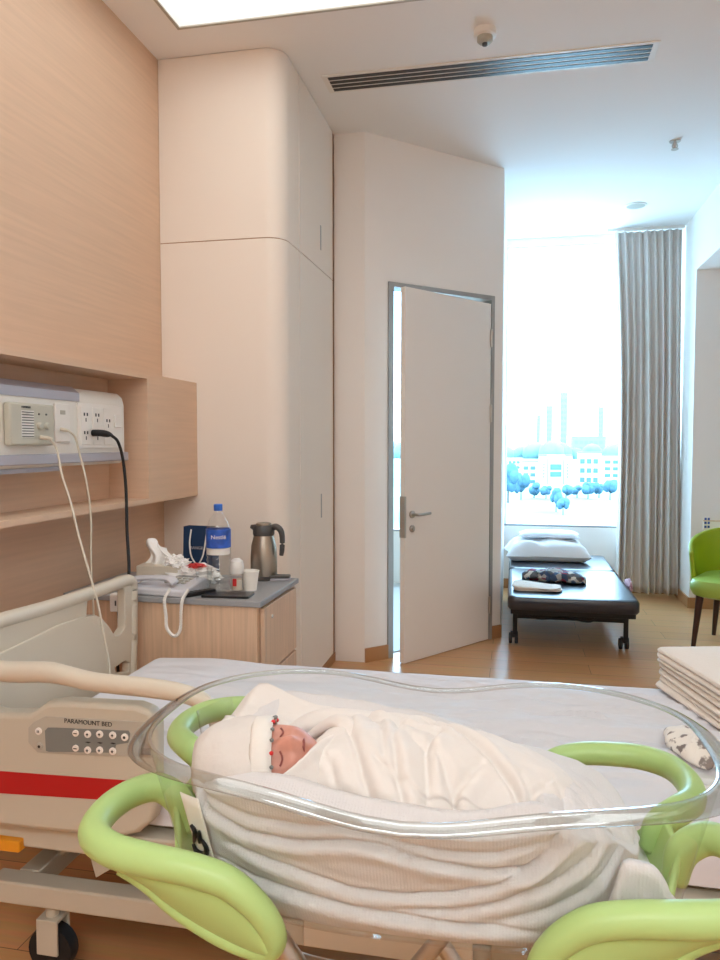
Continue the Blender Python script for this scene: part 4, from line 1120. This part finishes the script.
def liner():
    """the cotton blanket lining the tub, seen through the near wall"""
    N = 420; bm = BM(); rs = []
    def edge(tt, k, ins):
        p = wallpt(tt, k, ins)
        xe = .075+.03*math.sin(2.5*k)
        if p.x > xe: p.x = xe+(p.x-xe)*.50
        xh = -.37
        if p.x < xh: p.x = xh+(p.x-xh)*.52
        return p
    K = 80
    for i in range(K+1):
        ring = []
        for j in range(N):
            tt = 2*PI*j/N
            s = math.sin(tt); q = edge(tt, .2, .006)
            m_ = .5+.5*max(-1, min(1, s*2.2))
            m_ = m_*m_*(3-2*m_)
            zt = lerp_t(q.x, NEAR)*(1-m_)+lerp_t(q.x, FAR)*m_
            zt += .004*fb(q.x*9, q.y*9, 3)
            zt = min(zt, rimz(q.x-TC.x)+.012)
            z = ZB+.016+(zt-ZB-.016)*(i/K)
            kk = max(0, min(1, 1-(z-ZB)/(rimz(q.x-TC.x)-ZB)))
            p = edge(tt, kk, .010); p.z = z
            n = Vector((TC.x, TC.y, 0))-Vector((p.x, p.y, 0)); n.x *= .5; n = n.normalized()
            rel = swoop(p.x, z) if s < .2 else .004*fb(p.x*8, z*14, 6)
            p -= n*rel*.95
            if i > K-5: p += n*.0028*(i-K+5)**1.3
            ring.append(p)
        rs.append(ring)
    top = rs[-1]
    for i in range(1, 22):
        k = i/21; ring = []
        for j, p in enumerate(top):
            c = Vector((-.15+(p.x+.15)*.05, 1.0, 0)); q = p.lerp(c, k**.9*.98)
            zt = p.z; roll = math.exp(-(k/.38)**2)
            q.z = .915+(zt-.915)*roll+.010*fb(q.x*5, q.y*12, 6)*min(1, k*5)
            if k < .12: q.z = zt+.005
            ring.append(q)
        rs.append(ring)
    rings(bm, rs)
    o = obj('bassinet_blanket', bm, 'blanket_cotton', angle=180)
    tag(o, 'ribbed cream cotton blanket lining the bassinet in long soft folds', 'blanket')
    # thin mattress under it
    bm = BM(); rs = []
    for z, ins in ((ZB+.002, .03), (ZB+.006, .014), (ZB+.03, .012), (ZB+.034, .03)):
        kk = 1-(z-ZB)/(1.0-ZB); rs.append([Vector((p.x, p.y, z)) for p in (wallpt(2*PI*j/120, kk, ins) for j in range(120))])
    rings(bm, rs); tag(obj('bassinet_mattress', bm, 'mattress_white'), 'thin white mattress pad on the bottom of the clear bassinet tub', 'mattress')
liner()
def cloth_roll(bm, pts, rad, flat=.6, seg=20, amp=.18, sc=14, k=8, seed=0):
    Q = catmull(pts, k); R = [v.x for v in catmull([(a, 0, 0) for a in rad], k)]; n = len(Q); rs = []
    for i, p in enumerate(Q):
        t = (Q[min(i+1, n-1)]-Q[max(i-1, 0)]).normalized(); a = Vector((0, 0, 1)); a = (a-t*a.dot(t)).normalized(); b = t.cross(a)
        ring = []
        for j in range(seg):
            an = 2*PI*j/seg; d = b*math.cos(an)+a*math.sin(an)*flat
            kk = 1+amp*fb(p.x*sc+seed+math.cos(an), p.y*sc+math.sin(an), p.z*sc)
            ring.append(p+d*R[i]*kk)
        rs.append(ring)
    rings(bm, rs)
SW = [([(409, 724), (448, 740), (483, 757), (511, 773), (532, 790)], 1.1), ([(345, 722), (350, 750), (362, 775), (385, 800)], .8), ([(400, 735), (392, 755), (398, 780), (412, 800)], .8), ([(440, 745), (425, 762), (428, 785)], .9),
      ([(480, 765), (455, 780), (448, 802)], .8), ([(500, 790), (470, 797), (440, 812)], .8), ([(360, 722), (380, 740), (384, 768)], .6), ([(330, 770), (345, 790), (372, 808)], .7), ([(410, 752), (440, 768), (462, 792)], .5), ([(545, 770), (520, 785), (500, 800)], .8), ([(560, 768), (575, 785), (570, 810)], .7), ([(600, 775), (588, 790), (596, 812)], .7), ([(520, 768), (545, 790), (550, 815)], .6), ([(300, 712), (350, 728), (400, 738), (450, 752)], .7)]
SWL = [([(v.x, v.y) for v in (pz(a, b, .985) for a, b in q)], amp) for q, amp in SW]
def crease2(x, y):
    """soft fold relief seen from above; negative in the crease, raised beside it"""
    h = 0
    for q, amp in SWL:
        best = 9; sgn = 1; tt = 0; n = len(q)-1
        for i in range(n):
            (x0, y0), (x1, y1) = q[i], q[i+1]; dx, dy = x1-x0, y1-y0; L2 = dx*dx+dy*dy
            k = max(0, min(1, ((x-x0)*dx+(y-y0)*dy)/L2)); ex, ey = x-x0-k*dx, y-y0-k*dy; d = math.hypot(ex, ey)
            if d < best: best = d; sgn = 1 if dx*ey-dy*ex > 0 else -1; tt = (i+k)/n
        if best > .05: continue
        fade = math.sin(PI*min(1, max(0, .08+.84*tt)))**.5; d = best*sgn
        h += amp*fade*(-.010*math.exp(-(d/.0045)**2)+.008*math.exp(-((d-.014)/.010)**2))
    return h
def far_fold():
    bm = BM()
    crest = [(238, 712), (250, 695), (262, 684), (275, 690), (290, 697), (310, 705), (345, 712), (380, 719), (440, 729), (480, 740), (520, 760)]
    T = [py_(a, b, 1.13) for a, b in crest]; tab = [(v.x, v.z) for v in T]
    def zc(x):
        if x <= tab[0][0]: return tab[0][1]-(tab[0][0]-x)*.8
        for (a, va), (b, vb) in zip(tab, tab[1:]):
            if x <= b: return va+(vb-va)*(x-a)/(b-a)
        return tab[-1][1]-(x-tab[-1][0])*.6
    def f(u, v):
        x = tab[0][0]-.02+(tab[-1][0]-tab[0][0]+.05)*u
        zt = zc(x)
        y0, y1, y2 = 1.185, 1.13, .99
        if v < .3: k = v/.3; y = y0+(y1-y0)*k; z = .90+(zt-.90)*math.sin(k*PI/2)**.7
        else:
            k = (v-.3)/.7; y = y1+(y2-y1)*k
            z = .92+(zt-.92)*max(0, 1-k)**.8
            z += .012*math.sin(k*PI*3.2+x*9)*(1-k)*min(1, k*4)*.6
        z += .004*fb(x*8, y*20, 2)*min(1, v*4)+crease2(x, y)*.9*min(1, v*3)
        return Vector((x+.012*math.sin(k*4+x*7)*min(1, v*3), y, z))
    grid(bm, f, 90, 60)
    o = obj('folded_blanket', bm, 'swaddle_cotton', angle=180, solid=.004)
    tag(o, 'thick cream blanket folded to a peak behind the baby inside the bassinet', 'blanket')
    # bunched blanket at the foot end
    bm = BM(); bmesh.ops.create_icosphere(bm, subdivisions=6, radius=1)
    for v in bm.verts:
        n = v.co.normalized()
        k = 1+.12*fb(n.x*1.6+4, n.y*2, n.z*2)
        cz = math.sin(n.x*5+n.y*9+2.2*fb(n.x*1.5, n.y*1.5, 1)); crease = .05*(1-abs(cz))**3*-1+.02*cz
        v.co = Vector((.040+n.x*.118*(k+crease*.4), .985+n.y*.125*k, max(.845, .905+n.z*.058*(k+crease*1.6)-.25*(n.x*.11)*(n.x > 0))))
        if n.z > 0: v.co.z += crease2(v.co.x, v.co.y)
    o = obj('bunched_blanket', bm, 'blanket_cotton', angle=180)
    tag(o, 'bunched cream blanket end gathered at the foot of the baby in the bassinet', 'blanket')
    # turned-down corner hanging at the foot end
    bm = BM()
    cc = [py_(a, b, .835) for a, b in ((624, 864), (640, 864), (656, 870), (667, 884), (672, 897), (680, 908), (670, 916), (672, 936), (600, 940), (604, 915), (614, 890))]
    c = sum(cc, Vector())/11
    rs = []
    for k, dy in ((.05, -.004), (.4, -.001), (.7, -.006), (.93, -.004), (1.0, 0), (.97, .008), (.5, .01)):
        Q = catmull([c+(p-c)*k for p in cc], 3, True); rs.append([Vector((p.x, p.y+dy+.06*max(0, (p.x-.10)), p.z)) for p in Q])
    rings(bm, rs)
    o = obj('blanket_corner', bm, 'blanket_cotton', angle=180)
    tag(o, 'folded ribbed blanket corner pressed against the tub wall at the foot end', 'blanket')
far_fold()

# ------------------------------------------------------------ the newborn
def newborn():
    t = thing('person', (-.30, .93, .91), 'sleeping newborn in a pale cap swaddled in cream cloth inside the bassinet', 'person')
    hc = Vector((-.306, .925, .972)); SZ = 1.02
    cr = Vector((-.95, -.22, -.05)).normalized()      # towards the crown
    fd = Vector((.15, -.62, .8)); fd = (fd-cr*fd.dot(cr)).normalized()   # where the face looks
    sd = cr.cross(fd)                                  # sideways
    def H(c, s, f): return hc+(cr*c+sd*s+fd*f)*SZ
    bm = BM(); bmesh.ops.create_icosphere(bm, subdivisions=5, radius=1)
    g = lambda a, b, c, d, w: math.exp(-(((a-c)**2+(b-d)**2)/w**2))
    for v in bm.verts:
        c, s, f = v.co          # c crown, s side, f face
        L = .062 if c > 0 else .063
        wd = .047*(1-.18*max(0, -c)**1.5)
        dp = .050
        p = Vector((c*L, s*wd, f*dp))
        if f > 0:
            a, b = p.x, p.y
            p.z += .015*g(a, b, -.024, 0, .008)+.007*g(a, b, -.013, 0, .007)          # nose
            for q in (1, -1):
                p.z -= .007*g(a, b, -.008, q*.018, .010)                                 # sockets
                p.z += .0035*g(a, b, -.008, q*.018, .006)                                # closed lids
                p.z += .007*g(a, b, -.030, q*.024, .015)                                # cheeks
            p.z += .004*g(a, b, -.039, 0, .007)                                         # lips
            p.z += .005*g(a, b, -.052, 0, .009)                                         # chin
        v.co = H(p.x, p.y, p.z)
    # neck and trunk hidden in the swaddle, one surface
    n = hc-cr*.05
    rs = []
    for k, (dx, r) in enumerate(((0, .022), (.03, .026), (.06, .034), (.12, .036), (.2, .032), (.26, .02))):
        c = n+Vector((dx, dx*.25, -.022-dx*.08)); rs.append([c+Vector((0, math.cos(2*PI*j/20)*r, math.sin(2*PI*j/20)*r*.7)) for j in range(20)])
    rings(bm, rs)
    bd = obj('body', bm, 'skin_newborn', t, world=True, angle=180, label='flushed pink face with closed eyes')
    for q in (1, -1):
        bm = BM(); pts = []
        for i in range(7):
            b = q*(.010+.016*i/6); a = -.009-.003*math.sin(PI*i/6)
            z = .0505*math.sqrt(max(.01, 1-(a/.063)**2-(b/.047)**2))-.0015
            pts.append(H(a, b, z))
        tube(bm, pts, .0013, 6, 3); obj('eyelashes', bm, 'lip_red', bd, world=True)
    bm = BM(); tube(bm, [H(-.0395, -.009, .0415), H(-.039, -.004, .0445), H(-.039, .004, .0445), H(-.0395, .009, .0415)], [.0008, .0018, .0018, .0008], 8, 4); obj('lips', bm, 'lip_red', bd, world=True)
    # cap
    bm = BM(); rs = []; K = 16
    for i in range(K+1):
        c = -.004+(.098)*(i/K)
        prof = (1-(max(0, (c-.012))/.092)**3.2) if c > .012 else 1
        r = max(.05, prof)**.5
        ring = []
        for j in range(40):
            a = 2*PI*j/40
            w = 1+.05*fb(c*40, math.cos(a)*2, math.sin(a)*2)+.05*(i/K)*math.sin(3*a+c*60)
            ring.append(H(c+.010, math.cos(a)*.056*r*w*(1+.10*i/K*(1-i/K)*4), math.sin(a)*.056*r*w))
        rs.append(ring)
    rings(bm, rs, cap0=False); cap = obj('cap', bm, 'hat_cotton', t, world=True, angle=180, solid=.002)
    bm = BM(); rs = []
    for c, r in ((-.004, .054), (-.0045, .0575), (.006, .0592), (.018, .0585), (.022, .056)):
        rs.append([H(c+.006, math.cos(2*PI*j/40)*r, math.sin(2*PI*j/40)*r) for j in range(40)])
    rings(bm, rs, cap0=False, cap1=False); obj('cap_band', bm, 'hat_band', cap, world=True, angle=180, solid=.002)
    bm = BM()
    for j in range(22):
        a = 2*PI*(j+.5)/22; p = H(.0005, math.cos(a)*.0575, math.sin(a)*.0575)
        bmesh.ops.create_icosphere(bm, subdivisions=1, radius=.0032, matrix=Matrix.Translation(p))
    for f in bm.faces: f.material_index = int(f.index//20 % 3 == 0)
    bm.faces.ensure_lookup_table()
    for i, f in enumerate(bm.faces): f.material_index = 1 if (i//20) % 3 == 0 else 0
    obj('cap_trim', bm, ['pad_grey', 'red_print'], cap, world=True)
    # swaddle: shoulders to feet
    bm = BM(); rs = []
    S = [(-.275, .955, .950, .030, .024), (-.255, .958, .955, .066, .044), (-.225, .965, .958, .090, .056), (-.18, .975, .956, .105, .060), (-.12, .98, .950, .112, .058), (-.06, .985, .945, .108, .054), (0, .985, .936, .095, .048), (.05, .985, .930, .072, .040), (.09, .98, .92, .040, .022)]
    SS = catmull([(a, b, c) for a, b, c, d, e in S], 20); RR = catmull([(d, e, 0) for a, b, c, d, e in S], 20)
    for p, r in zip(SS, RR):
        ring = []
        for j in range(150):
            a = 2*PI*j/150
            w = 1+.09*fb(p.x*7, math.cos(a)*1.4, math.sin(a)*1.4)
            w += .05*math.sin(a*2+p.x*26+1.5*fb(p.x*5, 1, math.sin(a)))*math.exp(-((p.x+.02)/.10)**2)
            g2 = math.sin(a)+p.x*4.5-.2+.3*fb(p.x*6, 2, math.cos(a)); w -= .06*math.exp(-((g2+.1)/.07)**2)+.05*math.exp(-((math.cos(a)*.8-p.x*5-.9)/.10)**2)
            w += .03*math.sin(p.x*55+math.cos(a)*5)*math.exp(-((p.x+.13)/.08)**2)
            q = Vector((p.x+.008*math.sin(a*2), p.y+math.cos(a)*r.x*w, p.z+math.sin(a)*r.y*w))
            if math.sin(a) > 0:
                c_ = crease2(q.x, q.y)*min(1, r.x/.06); q.z += c_; q.y += c_*.5*math.cos(a)
            ring.append(q)
        rs.append(ring)
    rings(bm, rs)
    # collar folds crossing beneath the chin and sleeve behind the cheek
    A0 = [py_(266, 789, .855), py_(281, 777, .862), py_(295, 765, .872), py_(307, 753, .888), py_(320, 741, .925), py_(336, 735, .96)]
    B0 = [py_(282, 808, .850), py_(305, 800, .862), py_(325, 790, .880), py_(345, 778, .905), py_(362, 764, .935), py_(372, 748, .96)]
    A0 = catmull(A0, 6); B0 = catmull(B0, 6); n_ = len(A0)-1
    def fold(u, v):
        i = min(int(u*n_), n_-1); fr = u*n_-i
        a = A0[i].lerp(A0[i+1], fr); b = B0[i].lerp(B0[i+1], fr)
        if v < .12: q = a+Vector((0, .002, -.016*(1-v/.12)))
        else: q = a.lerp(b, (v-.12)/.88)+Vector((0, 0, .006*math.sin(PI*min(1, (v-.12)*4))-.014*((v-.12)/.88)**3))
        return q+Vector((0, 0, .002*fb(u*5, v*3, 2)))
    grid(bm, fold, 40, 24)
    U = [(298, 740, .985), (308, 733, .99), (322, 724, .99), (336, 718, .985), (346, 721, .975), (350, 732, .965), (352, 748, .95)]
    cloth_roll(bm, [py_(a, b, c)-Vector((0, 0, .006)) for a, b, c in U], [.005, .008, .011, .014, .015, .015, .010], .7, seed=8, amp=.1)
    cloth_roll(bm, [py_(a, b, c)-Vector((0, 0, .004)) for a, b, c in ((352, 728, .97), (360, 750, .94), (366, 772, .92), (372, 795, .90))], [.008, .010, .010, .006], .5, seed=2, amp=.1)
    cloth_roll(bm, [(-.33, 1.03, .96), (-.28, 1.045, .985), (-.2, 1.05, .985), (-.1, 1.05, .975), (0, 1.03, .955)], [.016, .024, .026, .026, .018], .7, seed=5)
    obj('swaddle', bm, 'swaddle_cotton', t, world=True, angle=180)
    # cream cloth edge behind the cap
    A1 = py_(191, 770, .875); A2 = py_(226, 717, 1.03); B1 = py_(216, 775, .885); B2 = py_(247, 730, 1.02)
    bm = BM(); grid(bm, lambda u, v: A1.lerp(A2, u).lerp(B1.lerp(B2, u), v)+Vector((0, 0, .008*math.sin(PI*v)-.012*v*v+.003*fb(u*5, v*3, 1))), 20, 10)
    o = obj('head_cloth', bm, 'hat_band', angle=180, solid=.006); tag(o, 'narrow strip of folded cream cloth at the crown of the newborn cap', 'cloth')
newborn()

# ------------------------------------------------------------ the city beyond the window
GZ = -24.0
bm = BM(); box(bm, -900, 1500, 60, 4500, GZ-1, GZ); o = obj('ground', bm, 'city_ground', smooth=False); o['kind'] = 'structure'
def building(px0, px1, ybase, ytop, label, floors=4, cols=5, m='city_white', special=None):
    a = pz(px0, ybase, GZ); Y = a.y; b = py_(px1, ybase, Y); top = py_((px0+px1)/2, ytop, Y).z
    w = b.x-a.x; D = w*.7
    t = thing('office_building', ((a.x+b.x)/2, Y, GZ), label, 'building')
    obj('walls', B(-w/2, w/2, 0, D, 0, top-GZ), m, t, smooth=False)
    h = top-GZ
    obj('roof_slab', B(-w/2-.3, w/2+.3, -.3, D+.3, h, h+h*.03), 'city_grey' if m == 'city_white' else m, t, smooth=False)
    if special: special(t, w, h); return
    for i in range(floors):
        z0 = h*(.12+.84*i/floors); z1 = z0+h*.84/floors*.5
        for j in range(cols):
            x0 = -w/2+w*(.08+.86*j/cols); obj('window', B(x0, x0+w*.86/cols*.7, -.2, .05, z0, z1), 'city_grey' if m != 'city_white' else 'city_glass', t, smooth=False)
def central(t, w, h):
    obj('centre_bay', B(-w*.27, w*.27, -1.5, 0, 0, h*1.04), 'city_white', t, smooth=False)
    for z0, z1, m_ in ((.56, .74, 'city_glass'), (.34, .50, 'city_glass'), (.14, .26, 'city_pink')): obj('window_band', B(-w*.17, w*.17, -1.8, -1.4, h*z0, h*z1), m_, t, smooth=False)
    for s in (-1, 1):
        for k in range(5): obj('banner_mark', B(s*w*.36-w*.02, s*w*.36+w*.02, -.3, .05, h*(.30+.1*k), h*(.36+.1*k)), 'city_grey', t, smooth=False)
        obj('corner_pillar', B(s*w*.24-w*.015, s*w*.24+w*.015, -1.9, -1.4, h*.1, h*.95), 'city_grey', t, smooth=False)
building(539, 572, 487, 456, 'pale blocky building with blue window bands and pink strip outside the window', special=central)
building(578, 601, 486, 453, 'pale office block with three window rows right of the blue banded building', 3, 3)
building(522, 538, 486, 462, 'low pale block left of the blue banded building outside', 3, 2)
building(603, 622, 480, 456, 'pale block partly behind the curtain edge outside', 3, 2)
building(503, 522, 470, 458, 'long low pale block above the dark tree outside the window', 2, 4)
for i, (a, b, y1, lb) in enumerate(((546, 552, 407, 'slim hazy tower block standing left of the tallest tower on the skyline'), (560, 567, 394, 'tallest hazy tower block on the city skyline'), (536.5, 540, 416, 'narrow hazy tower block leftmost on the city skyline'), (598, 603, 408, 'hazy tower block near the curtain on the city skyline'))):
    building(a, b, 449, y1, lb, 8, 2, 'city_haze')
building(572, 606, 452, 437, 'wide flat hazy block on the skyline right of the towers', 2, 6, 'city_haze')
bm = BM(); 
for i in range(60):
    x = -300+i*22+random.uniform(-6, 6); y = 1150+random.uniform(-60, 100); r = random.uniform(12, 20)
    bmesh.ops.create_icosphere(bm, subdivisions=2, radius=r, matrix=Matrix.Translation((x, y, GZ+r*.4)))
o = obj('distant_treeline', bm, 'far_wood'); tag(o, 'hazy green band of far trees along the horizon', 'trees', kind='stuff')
def tree(px, ybase, hpx, wpx, label, group=None):
    a = pz(px, ybase, GZ); s = a.y/740; H_ = hpx*s; W_ = wpx*s/2
    t = thing('street_tree', a, label, 'tree', group)
    bm = BM(); tube(bm, [(0, 0, 0), (0, 0, H_*.5)], [W_*.1, W_*.06], 8, smooth=False); obj('trunk', bm, 'tree_trunk', t)
    bm = BM(); r = random.Random(int(px*7+ybase))
    for k in range(9):
        c = Vector((r.uniform(-.55, .55)*W_, r.uniform(-.5, .5)*W_, H_*r.uniform(.42, .78))); q = r.uniform(.28, .5)
        bmesh.ops.create_icosphere(bm, subdivisions=3, radius=1, matrix=Matrix.Translation(c) @ Matrix.Diagonal((W_*q*1.2, W_*q*1.2, H_*q*.55, 1)))
    for v in bm.verts: v.co += v.co.normalized()*.25*fb(v.co.x*.6, v.co.y*.6, v.co.z*.6)*W_*.4
    obj('crown', bm, 'tree_leaf', t)
tree(508, 503, 40, 24, 'large dark tree at the left edge of the window view')
tree(521, 500, 28, 16, 'dark round tree just right of the largest tree outside')
g = 'street trees before the pale buildings'
rows = ((534, 498, 16, 14, 'small tree in front of the low pale block, first in the street row'), (546, 499, 14, 12, 'small tree before the left side of the blue banded building'), (556, 512, 26, 14, 'tall street tree standing forward below the pink strip of the building'), (566, 500, 17, 13, 'round street tree before the right side of the blue banded building'), (577, 498, 14, 14, 'small street tree between the banded building and the three row office block'), (588, 499, 18, 14, 'street tree before the middle of the three row office block'), (599, 498, 16, 14, 'street tree before the right end of the three row office block'), (610, 500, 20, 14, 'street tree closest to the curtain edge in the row'), (563, 515, 18, 12, 'street tree standing nearest of all, in the open ground'))
for i, (a, b, h_, w_, lb) in enumerate(rows): tree(a, b, h_, w_, lb, g)
